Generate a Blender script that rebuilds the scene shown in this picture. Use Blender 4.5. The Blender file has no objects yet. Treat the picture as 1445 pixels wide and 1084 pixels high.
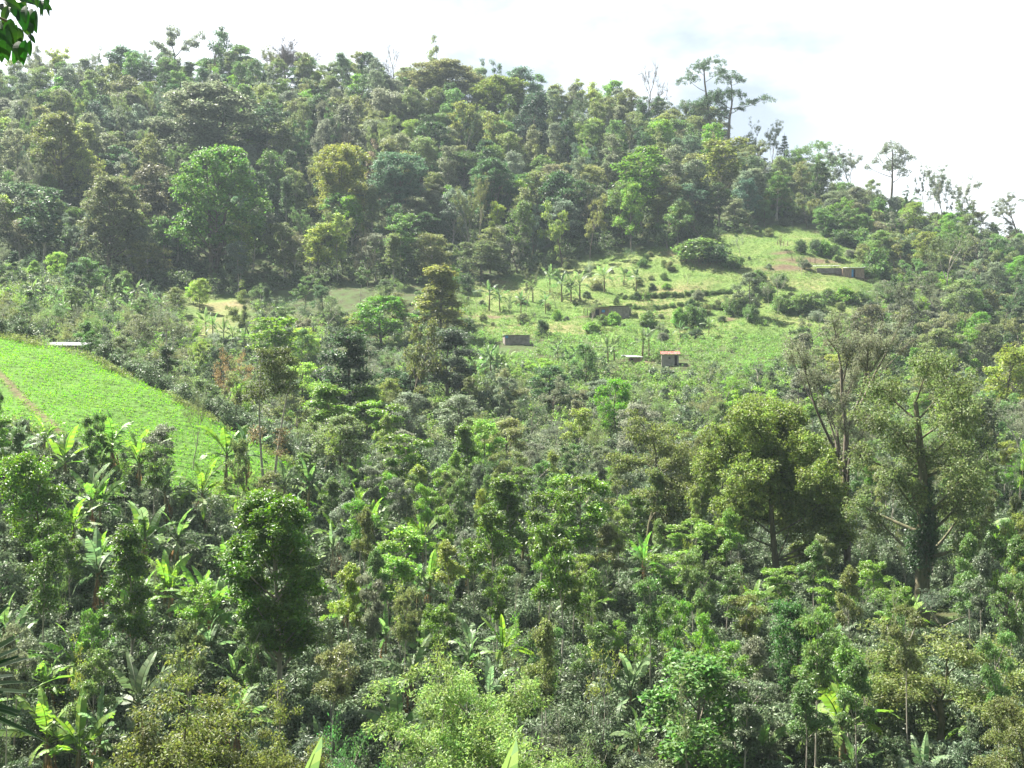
import bpy, math, random
import numpy as np
from mathutils import Vector, Matrix

SC = bpy.context.scene
COL = SC.collection
F, CX, CY = 1549.0, 722.5, 542.0          # photograph: focal length and centre in its own pixels

# ------------------------------------------------------------------ camera
cam_d = bpy.data.cameras.new('camera')
cam_d.sensor_fit = 'HORIZONTAL'
cam_d.sensor_width = 36.0
cam_d.lens = 36.0 * F / 1445.0
cam_d.clip_start = 0.1
cam_d.clip_end = 6000.0
cam = bpy.data.objects.new('camera', cam_d)
COL.objects.link(cam)
cam.location = (0, 0, 0)
cam.rotation_euler = (math.radians(90), 0, 0)
SC.camera = cam

# ------------------------------------------------------------------ light
SUN_EL, SUN_AZ = 54.0, -55.0              # degrees; azimuth from the view axis (+Y), negative = to the left
SUN_STRENGTH = 5.0
SKY_STRENGTH = 0.10
CLOUD = 3.3
EXPOSURE = 2.2
HAZE_DENSITY = 0.00016
az, el = math.radians(SUN_AZ), math.radians(SUN_EL)
SUN = Vector((math.sin(az) * math.cos(el), math.cos(az) * math.cos(el), math.sin(el)))
sd = bpy.data.lights.new('sun', 'SUN')
sd.energy = SUN_STRENGTH
sd.angle = math.radians(0.5)
sd.color = (1.0, 0.95, 0.86)
so = bpy.data.objects.new('sun', sd)
COL.objects.link(so)
so.rotation_euler = SUN.to_track_quat('Z', 'Y').to_euler()
so.location = (-200, 200, 400)

world = bpy.data.worlds.new('World')
SC.world = world
world.use_nodes = True
wt = world.node_tree
wt.nodes.clear()
w_out = wt.nodes.new('ShaderNodeOutputWorld')
w_bg = wt.nodes.new('ShaderNodeBackground')
w_bg.inputs['Strength'].default_value = SKY_STRENGTH
w_sky = wt.nodes.new('ShaderNodeTexSky')
w_sky.sky_type = 'NISHITA'
w_sky.sun_disc = False
w_sky.sun_elevation = el
w_sky.sun_rotation = az
w_geo = wt.nodes.new('ShaderNodeTexCoord')
w_map = wt.nodes.new('ShaderNodeMapping')
w_map.inputs['Scale'].default_value = (1.0, 1.0, 2.2)
w_map.inputs['Location'].default_value = (0.35, 0.1, 0.2)
w_n = wt.nodes.new('ShaderNodeTexNoise')
w_n.inputs['Scale'].default_value = 3.4
w_n.inputs['Detail'].default_value = 7.0
w_n.inputs['Roughness'].default_value = 0.55
w_r = wt.nodes.new('ShaderNodeValToRGB')               # cloud texture: 1 where the deck is thin
w_r.color_ramp.elements[0].position = 0.30
w_r.color_ramp.elements[1].position = 0.46
w_dot = wt.nodes.new('ShaderNodeVectorMath'); w_dot.operation = 'DOT_PRODUCT'
w_dot.inputs[1].default_value = Vector((0.10, 1.0, 0.305)).normalized()
w_gap = wt.nodes.new('ShaderNodeMapRange'); w_gap.interpolation_type = 'SMOOTHSTEP'
w_gap.inputs['From Min'].default_value = 0.966; w_gap.inputs['From Max'].default_value = 0.992
w_mul = wt.nodes.new('ShaderNodeMath'); w_mul.operation = 'MULTIPLY'
w_add = wt.nodes.new('ShaderNodeMath'); w_add.operation = 'MULTIPLY'; w_add.inputs[1].default_value = 0.9
w_thin = wt.nodes.new('ShaderNodeMix'); w_thin.data_type = 'RGBA'
w_thin.inputs['B'].default_value = (1.32, 1.58, 1.9, 1)          # veil of thin cloud before the blue
w_mix = wt.nodes.new('ShaderNodeMix')
w_mix.data_type = 'RGBA'
w_mix.inputs['Factor'].default_value = 0.86
w_mix.inputs['B'].default_value = (CLOUD, CLOUD, CLOUD, 1)
# unseen sky behind the viewer is dimmed to deepen shade; bright over the hill
w_dir = wt.nodes.new('ShaderNodeVectorMath'); w_dir.operation = 'DOT_PRODUCT'
w_dir.inputs[1].default_value = Vector((-0.3, 0.92, 0.12)).normalized()
w_side = wt.nodes.new('ShaderNodeMapRange'); w_side.interpolation_type = 'SMOOTHSTEP'
w_side.inputs['From Min'].default_value = -0.2; w_side.inputs['From Max'].default_value = 0.62
w_dim = wt.nodes.new('ShaderNodeMix'); w_dim.data_type = 'RGBA'
w_dim.inputs['A'].default_value = (0.85, 0.92, 1.05, 1)
w_dim.inputs['B'].default_value = (CLOUD, CLOUD, CLOUD, 1)
wt.links.new(w_geo.outputs['Generated'], w_dir.inputs[0]); wt.links.new(w_dir.outputs['Value'], w_side.inputs['Value'])
wt.links.new(w_side.outputs['Result'], w_dim.inputs['Factor']); wt.links.new(w_dim.outputs['Result'], w_mix.inputs['B'])
wt.links.new(w_geo.outputs['Generated'], w_map.inputs['Vector'])
wt.links.new(w_map.outputs['Vector'], w_n.inputs['Vector'])
wt.links.new(w_n.outputs['Fac'], w_r.inputs['Fac'])
wt.links.new(w_geo.outputs['Generated'], w_dot.inputs[0])
wt.links.new(w_dot.outputs['Value'], w_gap.inputs['Value'])
wt.links.new(w_gap.outputs['Result'], w_mul.inputs[0]); wt.links.new(w_r.outputs['Color'], w_mul.inputs[1])
wt.links.new(w_mul.outputs[0], w_add.inputs[0]); wt.links.new(w_add.outputs[0], w_thin.inputs['Factor'])
wt.links.new(w_sky.outputs['Color'], w_mix.inputs['A'])
wt.links.new(w_mix.outputs['Result'], w_thin.inputs['A'])
wt.links.new(w_thin.outputs['Result'], w_bg.inputs['Color'])
wt.links.new(w_bg.outputs['Background'], w_out.inputs['Surface'])

vs = SC.view_settings
vs.view_transform = 'Standard'
vs.look = 'None'
vs.exposure = EXPOSURE
vs.gamma = 1.0
vs.use_curve_mapping = False
cy = SC.cycles
cy.max_bounces = 6
cy.diffuse_bounces = 2
cy.glossy_bounces = 2
cy.transmission_bounces = 4
cy.transparent_max_bounces = 4
cy.volume_bounces = 0
cy.use_denoising = True
cy.denoiser = 'OPENIMAGEDENOISE'
cy.denoising_input_passes = 'RGB_ALBEDO_NORMAL'
cy.sample_clamp_indirect = 4.0
cy.sample_clamp_direct = 12.0
cy.caustics_reflective = False
cy.caustics_refractive = False

# ------------------------------------------------------------------ materials
def nodes_of(m):
    m.use_nodes = True
    t = m.node_tree
    t.nodes.clear()
    return t, t.nodes.new('ShaderNodeOutputMaterial')

def leaf_mat(name, rough=0.45, spec=0.4, trans=0.42, var=0.75, hue=0.035, tval=2.2):
    """leaf colour = the object's own colour, varied leaf by leaf; light passes through the blade"""
    m = bpy.data.materials.new(name)
    t, out = nodes_of(m)
    L = t.links.new
    oi = t.nodes.new('ShaderNodeObjectInfo')
    ge = t.nodes.new('ShaderNodeNewGeometry')
    def mr(src, a, b):
        n = t.nodes.new('ShaderNodeMapRange')
        n.inputs['To Min'].default_value = a
        n.inputs['To Max'].default_value = b
        L(src, n.inputs['Value'])
        return n.outputs['Result']
    r1 = ge.outputs['Random Per Island']
    mul = t.nodes.new('ShaderNodeMath'); mul.operation = 'MULTIPLY'; mul.inputs[1].default_value = 37.31
    fr = t.nodes.new('ShaderNodeMath'); fr.operation = 'FRACT'
    L(r1, mul.inputs[0]); L(mul.outputs[0], fr.inputs[0])
    hs = t.nodes.new('ShaderNodeHueSaturation')
    L(mr(r1, 0.5 - hue * 0.6, 0.5 + hue * 0.8), hs.inputs['Hue'])
    L(mr(fr.outputs[0], 1 - var * 0.55, 1 + var * 0.6), hs.inputs['Value'])
    tc = t.nodes.new('ShaderNodeTexCoord'); nz = t.nodes.new('ShaderNodeTexNoise')          # sprays of older and younger leaves
    nz.inputs['Scale'].default_value = 0.55; nz.inputs['Detail'].default_value = 2.0
    L(tc.outputs['Object'], nz.inputs['Vector'])
    h0 = t.nodes.new('ShaderNodeHueSaturation')
    L(mr(nz.outputs['Fac'], 0.47, 0.53), h0.inputs['Hue'])
    L(mr(nz.outputs['Fac'], 0.35, 1.65), h0.inputs['Value'])
    L(oi.outputs['Color'], h0.inputs['Color'])
    L(h0.outputs['Color'], hs.inputs['Color'])
    p = t.nodes.new('ShaderNodeBsdfPrincipled')
    p.inputs['Roughness'].default_value = rough
    p.inputs['Specular IOR Level'].default_value = spec
    L(hs.outputs['Color'], p.inputs['Base Color'])
    h2 = t.nodes.new('ShaderNodeHueSaturation')
    h2.inputs['Hue'].default_value = 0.505
    h2.inputs['Saturation'].default_value = 1.12
    h2.inputs['Value'].default_value = tval
    L(hs.outputs['Color'], h2.inputs['Color'])
    tr = t.nodes.new('ShaderNodeBsdfTranslucent')
    L(h2.outputs['Color'], tr.inputs['Color'])
    mx = t.nodes.new('ShaderNodeMixShader')
    mx.inputs['Fac'].default_value = trans
    L(p.outputs['BSDF'], mx.inputs[1]); L(tr.outputs['BSDF'], mx.inputs[2])
    L(mx.outputs['Shader'], out.inputs['Surface'])
    return m

def plain_mat(name, col, rough=0.8, spec=0.2, col2=None, scale=3.0, stretch=(1, 1, 1), detail=5.0, lo=0.35, hi=0.65, metal=0.0, bump=0.0):
    """solid material with a noise mottling between two colours of its own"""
    m = bpy.data.materials.new(name)
    t, out = nodes_of(m)
    L = t.links.new
    p = t.nodes.new('ShaderNodeBsdfPrincipled')
    p.inputs['Roughness'].default_value = rough
    p.inputs['Specular IOR Level'].default_value = spec
    p.inputs['Metallic'].default_value = metal
    tc = t.nodes.new('ShaderNodeTexCoord')
    mp = t.nodes.new('ShaderNodeMapping')
    mp.inputs['Scale'].default_value = stretch
    nz = t.nodes.new('ShaderNodeTexNoise')
    nz.inputs['Scale'].default_value = scale
    nz.inputs['Detail'].default_value = detail
    L(tc.outputs['Object'], mp.inputs['Vector']); L(mp.outputs['Vector'], nz.inputs['Vector'])
    rp = t.nodes.new('ShaderNodeValToRGB')
    rp.color_ramp.elements[0].position = lo
    rp.color_ramp.elements[1].position = hi
    c2 = col2 or tuple(c * 0.55 for c in col)
    rp.color_ramp.elements[0].color = (*c2, 1)
    rp.color_ramp.elements[1].color = (*col, 1)
    L(nz.outputs['Fac'], rp.inputs['Fac'])
    L(rp.outputs['Color'], p.inputs['Base Color'])
    if bump:
        bn = t.nodes.new('ShaderNodeBump')
        bn.inputs['Strength'].default_value = bump
        bn.inputs['Distance'].default_value = 0.05
        L(nz.outputs['Fac'], bn.inputs['Height']); L(bn.outputs['Normal'], p.inputs['Normal'])
    L(p.outputs['BSDF'], out.inputs['Surface'])
    return m

M_LEAF = leaf_mat('broad_leaf', 0.5, 0.35, 0.34)
M_GLOSS = leaf_mat('glossy_leaf', 0.42, 0.45, 0.32)
M_COFFEE = leaf_mat('coffee_leaf', 0.5, 0.35, 0.2, var=0.9)
M_BANANA = leaf_mat('banana_leaf', 0.5, 0.35, 0.42, var=0.6, hue=0.03, tval=1.5)
M_DRY = leaf_mat('dry_leaf', 0.7, 0.2, 0.3, hue=0.02)
M_GRASS = leaf_mat('grass_blade', 0.6, 0.2, 0.42)
M_BARK = plain_mat('grey_bark', (0.21, 0.18, 0.14), 0.9, 0.1, (0.075, 0.065, 0.05), 2.0, (3, 3, 0.7), bump=0.5)
M_PALE = plain_mat('pale_bark', (0.46, 0.42, 0.35), 0.85, 0.15, (0.20, 0.18, 0.145), 2.0, (3, 3, 0.8), bump=0.4)
M_MOSS = plain_mat('mossy_bark', (0.17, 0.15, 0.10), 0.9, 0.1, (0.075, 0.085, 0.04), 1.3, (2, 2, 0.8), bump=0.5)
M_PSEUDO = plain_mat('banana_stem_skin', (0.22, 0.21, 0.10), 0.6, 0.3, (0.11, 0.075, 0.035), 4.0, (2, 2, 0.5))

# ------------------------------------------------------------------ mesh helpers
class Geo:
    def __init__(self):
        self.v, self.q, self.n = [], [], 0
    def add(self, v, q):
        if len(v):
            self.v.append(np.asarray(v, float)); self.q.append(np.asarray(q, int) + self.n); self.n += len(v)
    def tube(self, pts, rad, k=6):
        pts = np.asarray(pts, float); rad = np.asarray(rad, float)
        n = len(pts)
        t = np.gradient(pts, axis=0)
        t /= np.linalg.norm(t, axis=1)[:, None] + 1e-9
        ref = np.array([1.0, 0.15, 0.1]) if abs(t[0][0]) < 0.8 else np.array([0.1, 1.0, 0.15])
        a = np.cross(t, ref); a /= np.linalg.norm(a, axis=1)[:, None] + 1e-9
        b = np.cross(t, a)
        th = np.linspace(0, 2 * math.pi, k, endpoint=False)
        v = pts[:, None, :] + rad[:, None, None] * (np.cos(th)[None, :, None] * a[:, None, :] + np.sin(th)[None, :, None] * b[:, None, :])
        i = np.arange(n - 1)[:, None] * k; j = np.arange(k)[None, :]; j2 = (j + 1) % k
        q = np.stack([i + j, i + j2, i + k + j2, i + k + j], -1).reshape(-1, 4)
        self.add(v.reshape(-1, 3), q)
        e = (n - 1) * k
        if k == 4: self.add(v[-1], [[0, 1, 2, 3]])
        elif k == 6: self.add(v[-1], [[0, 1, 2, 3], [0, 3, 4, 5]])
    def box(self, x0, x1, y0, y1, z0, z1):
        v = [(x0, y0, z0), (x1, y0, z0), (x1, y1, z0), (x0, y1, z0), (x0, y0, z1), (x1, y0, z1), (x1, y1, z1), (x0, y1, z1)]
        self.add(v, [[0, 3, 2, 1], [4, 5, 6, 7], [0, 1, 5, 4], [1, 2, 6, 5], [2, 3, 7, 6], [3, 0, 4, 7]])
    def leaves(self, P, D, N, L, W, fold=0.18):
        """diamond leaf blades folded along the midrib"""
        P, D, N = [np.asarray(a, float) for a in (P, D, N)]
        n = len(P)
        if not n: return
        L = np.broadcast_to(np.asarray(L, float), (n,))[:, None]; W = np.broadcast_to(np.asarray(W, float), (n,))[:, None]
        S = np.cross(D, N); S /= np.linalg.norm(S, axis=1)[:, None] + 1e-9
        mid = P + D * L * 0.45 + N * W * fold
        v = np.stack([P, mid + S * W * 0.5, P + D * L, mid - S * W * 0.5], 1).reshape(-1, 3)
        self.add(v, np.arange(n * 4).reshape(-1, 4))
    def arrays(self):
        return np.concatenate(self.v), np.concatenate(self.q)
    def mesh(self, name, mat, smooth=False):
        v, q = self.arrays()
        me = bpy.data.meshes.new(name)
        me.vertices.add(len(v)); me.vertices.foreach_set('co', v.astype(np.float32).ravel())
        me.loops.add(len(q) * 4); me.loops.foreach_set('vertex_index', q.astype(np.int32).ravel())
        me.polygons.add(len(q)); me.polygons.foreach_set('loop_start', np.arange(0, len(q) * 4, 4, dtype=np.int32))
        me.polygons.foreach_set('use_smooth', np.full(len(q), smooth, dtype=bool))
        me.update(calc_edges=True)
        me.materials.append(mat)
        return me

def unit(a):
    return a / (np.linalg.norm(a, axis=-1, keepdims=True) + 1e-9)

def rand_dirs(rng, n):
    return unit(rng.normal(size=(n, 3)))

def clump_leaves(g, rng, C, R, per, L, W, up=0.7, flat=0.65, droop=0.15, jit=0.55, keep=None):
    """leaf blades round each clump centre in C (m x 3), R the clump radii"""
    m = len(C)
    R = np.broadcast_to(np.asarray(R, float), (m,))
    c = np.repeat(C, per, 0); r = np.repeat(R, per)
    d = rand_dirs(rng, len(c))
    rr = rng.random(len(c)) ** 0.45
    off = d * rr[:, None]
    off[:, 2] *= flat
    P = c + off * r[:, None]
    N = unit(d * 0.55 + np.array([0, 0, up]) + rng.normal(size=d.shape) * jit)
    T = np.cross(N, rand_dirs(rng, len(c)))
    D = unit(unit(T) + d * 0.35 + np.array([0, 0, -droop]))
    s = rng.uniform(0.65, 1.25, len(c))
    g.leaves(P, D, N, L * s, W * s)

# ------------------------------------------------------------------ terrain
NEAR = [(0, -1.7), (6, -4.2), (12, -8.0), (25, -15.0), (40, -19.5)]
def zz(l): return [(Y, (CY - py) / F * Y) for Y, py in l]
PROFILE = {
    -400: ([(55, 1050), (70, 850), (85, 730), (100, 640), (120, 540), (135, 490), (160, 500), (180, 480), (240, 395), (290, 350), (430, 145)], 430),
    0: ([(55, 1100), (70, 880), (85, 720), (100, 607), (110, 567), (120, 524), (133, 477), (145, 482), (160, 500), (180, 480), (210, 430), (240, 395), (275, 362), (290, 348), (430, 128)], 430),
    110: ([(55, 1110), (70, 895), (85, 745), (100, 637), (110, 588), (120, 540), (129, 508), (145, 512), (160, 516), (180, 500), (210, 450), (240, 415), (278, 392), (290, 375), (430, 124)], 430),
    200: ([(55, 1115), (70, 910), (85, 775), (100, 670), (110, 612), (122, 548), (130, 546), (142, 565), (165, 565), (200, 500), (240, 440), (275, 406), (290, 385), (430, 120)], 430),
    330: ([(55, 1120), (70, 940), (85, 815), (100, 715), (108, 652), (115, 610), (122, 614), (135, 638), (160, 605), (200, 528), (240, 460), (270, 425), (285, 405), (430, 118)], 430),
    430: ([(55, 1125), (70, 960), (85, 850), (100, 755), (108, 678), (114, 655), (125, 668), (145, 640), (170, 583), (200, 530), (240, 466), (275, 415), (288, 400), (430, 122)], 430),
    560: ([(55, 1125), (70, 973), (85, 861), (100, 782), (120, 703), (145, 633), (170, 578), (200, 524), (240, 462), (272, 415), (290, 395), (425, 135)], 425),
    722: ([(55, 1125), (70, 973), (85, 861), (100, 782), (120, 703), (145, 633), (170, 574), (200, 519), (230, 482), (250, 452), (290, 393), (305, 372), (420, 158)], 420),
    860: ([(55, 1125), (70, 973), (85, 861), (100, 782), (120, 703), (145, 633), (170, 574), (200, 520), (225, 487), (246, 447), (262, 425), (290, 372), (300, 360), (418, 172)], 418),
    1000: ([(55, 1125), (70, 973), (85, 865), (100, 790), (120, 710), (145, 636), (170, 576), (200, 522), (225, 487), (246, 452), (265, 415), (295, 345), (310, 330), (410, 200)], 410),
    1120: ([(55, 1120), (70, 965), (85, 860), (100, 795), (120, 715), (145, 638), (170, 578), (200, 522), (230, 478), (255, 435), (275, 390), (300, 343), (318, 325), (392, 250)], 392),
    1200: ([(55, 1115), (70, 960), (85, 860), (100, 790), (120, 710), (145, 638), (170, 578), (200, 525), (230, 480), (255, 432), (275, 391), (300, 352), (372, 272)], 372),
    1300: ([(55, 1110), (70, 955), (85, 852), (100, 780), (120, 710), (145, 640), (170, 580), (200, 535), (230, 490), (255, 450), (280, 410), (300, 380), (355, 300)], 355),
    1445: ([(55, 1105), (70, 940), (85, 840), (100, 770), (120, 700), (145, 635), (170, 585), (200, 540), (240, 480), (280, 420), (310, 380), (340, 348)], 340),
    1850: ([(55, 1100), (70, 930), (85, 830), (100, 760), (120, 695), (145, 630), (170, 585), (200, 540), (240, 490), (280, 440), (330, 400)], 330),
}
_us = np.linspace(-0.85, 0.85, 171)
_ys = np.arange(0, 1000, 1.25)
_pk = sorted(PROFILE)
_pu = np.array([(p - CX) / F for p in _pk])
_rows = []
for p in _pk:
    pts, yc = PROFILE[p]
    l = NEAR + zz(pts)
    zc = l[-1][1]
    l = l + [(yc + 25, zc - 1), (yc + 110, zc - 45), (yc + 300, zc - 150), (1000, zc - 220)]
    _rows.append(np.interp(_ys, [a for a, b in l], [b for a, b in l]))
_rows = np.array(_rows)
_Z = np.array([[np.interp(u, _pu, _rows[:, j]) for j in range(len(_ys))] for u in _us])
def _smooth(a, s, axis):
    k = np.arange(-int(3 * s), int(3 * s) + 1); w = np.exp(-k ** 2 / (2 * s * s)); w /= w.sum()
    return np.apply_along_axis(lambda v: np.convolve(np.pad(v, len(k) // 2, mode='edge'), w, 'valid'), axis, a)
_Z = _smooth(_smooth(_Z, 2.2, 1), 2.2, 0)
def bumps(x, y):
    return (0.35 * np.sin(x * 0.31 + 1.3 * np.sin(y * 0.11)) * np.cos(y * 0.27 + 0.7 * np.sin(x * 0.17))
            + 0.16 * np.sin(x * 0.83 + y * 0.37) * np.cos(y * 0.71 - x * 0.2) + 1.2 * np.sin(x * 0.045 + 0.5) * np.sin(y * 0.038))
def height(x, y):
    x = np.asarray(x, float); y = np.asarray(y, float)
    yy = np.clip(y, 0, 998)
    u = np.clip(x / np.maximum(yy, 28), -0.849, 0.849)
    fi = (u + 0.85) / 0.01; fj = yy / 1.25
    i = np.clip(fi.astype(int), 0, len(_us) - 2); j = np.clip(fj.astype(int), 0, len(_ys) - 2)
    a = fi - i; b = fj - j
    z = _Z[i, j] * (1 - a) * (1 - b) + _Z[i + 1, j] * a * (1 - b) + _Z[i, j + 1] * (1 - a) * b + _Z[i + 1, j + 1] * a * b
    return z + bumps(x, y) * np.clip(yy / 150.0, 0.1, 1)
def hz(x, y): return float(height(np.array([x]), np.array([y]))[0])
_march = np.arange(20, 520, 0.5)
def depth_at(px, py, ymin=28, lift=0.0):
    """distance along the view axis at which the ground is met by the sight line through a pixel"""
    Y = _march[_march >= ymin]
    g = height((px - CX) / F * Y, Y) + lift
    s = (CY - py) / F * Y
    k = np.nonzero(s <= g)[0]
    return float(Y[k[0]]) if len(k) else None
def on_ground(px, Y):
    x = (px - CX) / F * Y
    return x, Y, hz(x, Y)
def to_px(x, y, z):
    return CX + F * x / y, CY - F * z / y

# zones on the ground, as functions of bearing and distance
def lerp_tab(tab, px):
    k = sorted(tab); return np.interp(px, k, [tab[a] for a in k])
FIELD_TOP = {-400: 134, 0: 133, 110: 129, 200: 124, 330: 116, 415: 112, 440: 100}
FIELD_LOW = {-400: 99, 0: 100, 110: 99, 200: 97, 330: 99, 415: 108, 440: 112}
FOREST_LOW = {-500: 285, 0: 279, 110: 280, 200: 278, 290: 270, 430: 278, 560: 275, 640: 280, 700: 290, 800: 298, 900: 300, 1000: 298, 1060: 312, 1110: 330, 1180: 360, 1300: 400}
CREST = {p: PROFILE[p][1] for p in PROFILE}
PASTURE_LOW = {640: 300, 668: 240, 722: 232, 800: 228, 860: 226, 1000: 216, 1100: 224, 1180: 240, 1245: 262, 1262: 330}
PASTURE_TOP = {640: 268, 668: 282, 722: 294, 800: 300, 900: 303, 1000: 305, 1060: 316, 1110: 322, 1190: 304, 1240: 275, 1262: 262}
def px_of(x, y): return CX + F * x / np.maximum(y, 1)
def in_field(x, y):
    p = px_of(x, y)
    return (p < 440) & (y > lerp_tab(FIELD_LOW, p)) & (y < lerp_tab(FIELD_TOP, p))
def in_pasture(x, y):
    p = px_of(x, y)
    return (p > 640) & (p < 1262) & (y > lerp_tab(PASTURE_LOW, p)) & (y < lerp_tab(PASTURE_TOP, p))
def in_glade(x, y):
    p = px_of(x, y)
    return (p > 262) & (p < 352) & (y > 226) & (y < 272)
def in_forest(x, y):
    p = px_of(x, y)
    return (y > lerp_tab(FOREST_LOW, p)) & (p < 1290)
PATH = []
for a, b in ((-60, 492), (5, 533), (40, 570), (85, 612)):
    Yp = depth_at(a, b, 90); PATH.append(on_ground(a, Yp)[:2])
def path_dist(x, y):
    d = np.full(np.shape(x), 1e9)
    for (ax, ay), (bx, by) in zip(PATH[:-1], PATH[1:]):
        t = np.clip(((x - ax) * (bx - ax) + (y - ay) * (by - ay)) / ((bx - ax) ** 2 + (by - ay) ** 2), 0, 1)
        d = np.minimum(d, np.hypot(x - ax - t * (bx - ax), y - ay - t * (by - ay)))
    return d

# ------------------------------------------------------------------ ground sheet
gx = np.concatenate([np.arange(-900, -320, 20), np.arange(-320, -76, 1.6), np.arange(-76, -30, 0.5), np.arange(-30, 320, 1.6), np.arange(320, 901, 20)])
gy = np.concatenate([np.arange(-150, 0, 10), np.arange(0, 92, 1.6), np.arange(92, 128, 0.5), np.arange(128, 460, 1.6), np.arange(460, 1000, 12)])
XX, YY = np.meshgrid(gx, gy)
ZZ = height(XX, YY) + np.where(YY < 0, -YY * 0.3, 0)
g = Geo()
nx, ny = len(gx), len(gy)
I = (np.arange(ny - 1)[:, None] * nx + np.arange(nx - 1)[None, :])
g.add(np.stack([XX, YY, ZZ], -1).reshape(-1, 3), np.stack([I, I + 1, I + nx + 1, I + nx], -1).reshape(-1, 4))
M_GROUND = bpy.data.materials.new('ground_cover')
t, out = nodes_of(M_GROUND)
L = t.links.new
def attr(n):
    a = t.nodes.new('ShaderNodeAttribute'); a.attribute_name = n; return a.outputs['Fac']
def noise(scale, detail=6, stretch=(1, 1, 1)):
    tc = t.nodes.new('ShaderNodeTexCoord'); mp = t.nodes.new('ShaderNodeMapping'); mp.inputs['Scale'].default_value = stretch
    n = t.nodes.new('ShaderNodeTexNoise'); n.inputs['Scale'].default_value = scale; n.inputs['Detail'].default_value = detail
    L(tc.outputs['Object'], mp.inputs['Vector']); L(mp.outputs['Vector'], n.inputs['Vector']); return n.outputs['Fac']
def ramp(src, *stops):
    r = t.nodes.new('ShaderNodeValToRGB')
    while len(r.color_ramp.elements) < len(stops): r.color_ramp.elements.new(0.5)
    for e, (p, c) in zip(r.color_ramp.elements, stops): e.position = p; e.color = (*c, 1)
    L(src, r.inputs['Fac']); return r.outputs['Color']
def mixc(f, a, b):
    m = t.nodes.new('ShaderNodeMix'); m.data_type = 'RGBA'; L(f, m.inputs['Factor']); L(a, m.inputs['A']); L(b, m.inputs['B']); return m.outputs['Result']
soil = ramp(noise(0.5), (0.3, (0.05, 0.045, 0.024)), (0.55, (0.06, 0.085, 0.03)), (0.75, (0.06, 0.10, 0.03)))
past = ramp(noise(0.07, 9), (0.32, (0.08, 0.14, 0.036)), (0.47, (0.115, 0.17, 0.048)), (0.60, (0.155, 0.175, 0.07)), (0.75, (0.20, 0.16, 0.09)))
fine = ramp(noise(1.6, 5), (0.3, (0.55, 0.6, 0.5)), (0.7, (1.25, 1.2, 1.15)))
mm = t.nodes.new('ShaderNodeMix'); mm.data_type = 'RGBA'; mm.blend_type = 'MULTIPLY'; mm.inputs['Factor'].default_value = 1.0
L(past, mm.inputs['A']); L(fine, mm.inputs['B'])
fld = ramp(noise(2.5, 4), (0.3, (0.06, 0.10, 0.025)), (0.6, (0.08, 0.175, 0.026)), (0.8, (0.10, 0.11, 0.045)))
c = mixc(attr('pasture'), soil, mm.outputs['Result'])
c = mixc(attr('field'), c, fld)
c = mixc(attr('bare_soil'), c, ramp(noise(1.2, 6), (0.3, (0.075, 0.052, 0.034)), (0.7, (0.15, 0.11, 0.07))))
p = t.nodes.new('ShaderNodeBsdfPrincipled'); p.inputs['Roughness'].default_value = 0.95; p.inputs['Specular IOR Level'].default_value = 0.1
bn = t.nodes.new('ShaderNodeBump'); bn.inputs['Strength'].default_value = 0.8; bn.inputs['Distance'].default_value = 0.3
L(noise(1.3, 8), bn.inputs['Height']); L(bn.outputs['Normal'], p.inputs['Normal'])
L(c, p.inputs['Base Color']); L(p.outputs['BSDF'], out.inputs['Surface'])
gm = g.mesh('ground', M_GROUND, True)
def soft(mask, X, Y, r=1.2):
    a = np.zeros(X.shape)
    for dx in (-r, 0, r):
        for dy in (-r, 0, r): a += mask(X + dx, Y + dy)
    return a / 9
BARE = []                                   # patches of bare earth: x, y, radius x, radius y
for a, b, ra, rb in ((1027, 450, 2.0, 2.2), (866, 449, 3.0, 1.0), (822, 447, 2.5, 1.0), (1190, 389, 5.0, 1.5), (1215, 392, 3.5, 1.5),
                     (740, 458, 2.5, 1.0), (690, 448, 6.0, 1.3), (1140, 368, 9.0, 2.0), (1110, 378, 6, 2.0), (900, 512, 3.0, 1.0), (1105, 358, 3.0, 1.0)):
    yb = depth_at(a, b, 190)
    BARE.append((*on_ground(a, yb)[:2], ra, rb))
bare = np.clip(1.3 - path_dist(XX, YY) / 0.45, 0, 1)
for bx, by, ra, rb in BARE:
    bare = np.maximum(bare, np.clip(1.5 - np.hypot((XX - bx) / ra, (YY - by) / rb), 0, 1))
for nm, arr in (('pasture', np.maximum(soft(in_pasture, XX, YY, 2.0), soft(in_glade, XX, YY, 2.0))), ('field', soft(in_field, XX, YY)), ('bare_soil', bare)):
    at = gm.attributes.new(nm, 'FLOAT', 'POINT'); at.data.foreach_set('value', arr.astype(np.float32).ravel())
ground = bpy.data.objects.new('ground', gm)
COL.objects.link(ground); ground['kind'] = 'structure'

# ------------------------------------------------------------------ objects, labels
def obj(name, mesh, parent=None, color=None):
    o = bpy.data.objects.new(name, mesh); COL.objects.link(o)
    if parent: o.parent = parent
    if color: o.color = (*color, 1)
    return o
def tag(o, label, cat, group=None):
    o['label'] = label; o['category'] = cat
    if group: o['group'] = group
    return o
def stuff(name, mesh, color):
    o = obj(name, mesh, None, color); o['kind'] = 'stuff'; return o
LANDMARKS = []       # px, py, phrase - hand-placed things that others are described by
AUTO = []            # object, phrase, px, py, words to leave out
def auto(o, phrase, cat, group, px, py):
    o['category'] = cat; o['group'] = group
    AUTO.append((o, phrase, px, py))
ORD = ['nearest', 'second nearest', 'third nearest', 'fourth nearest', 'fifth nearest', 'sixth nearest', 'seventh nearest', 'eighth nearest', 'ninth nearest', 'tenth nearest',
       'eleventh nearest', 'twelfth nearest', 'thirteenth nearest', 'fourteenth nearest', 'fifteenth nearest', 'sixteenth nearest', 'seventeenth nearest', 'eighteenth nearest',
       'nineteenth nearest', 'twentieth nearest']
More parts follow.
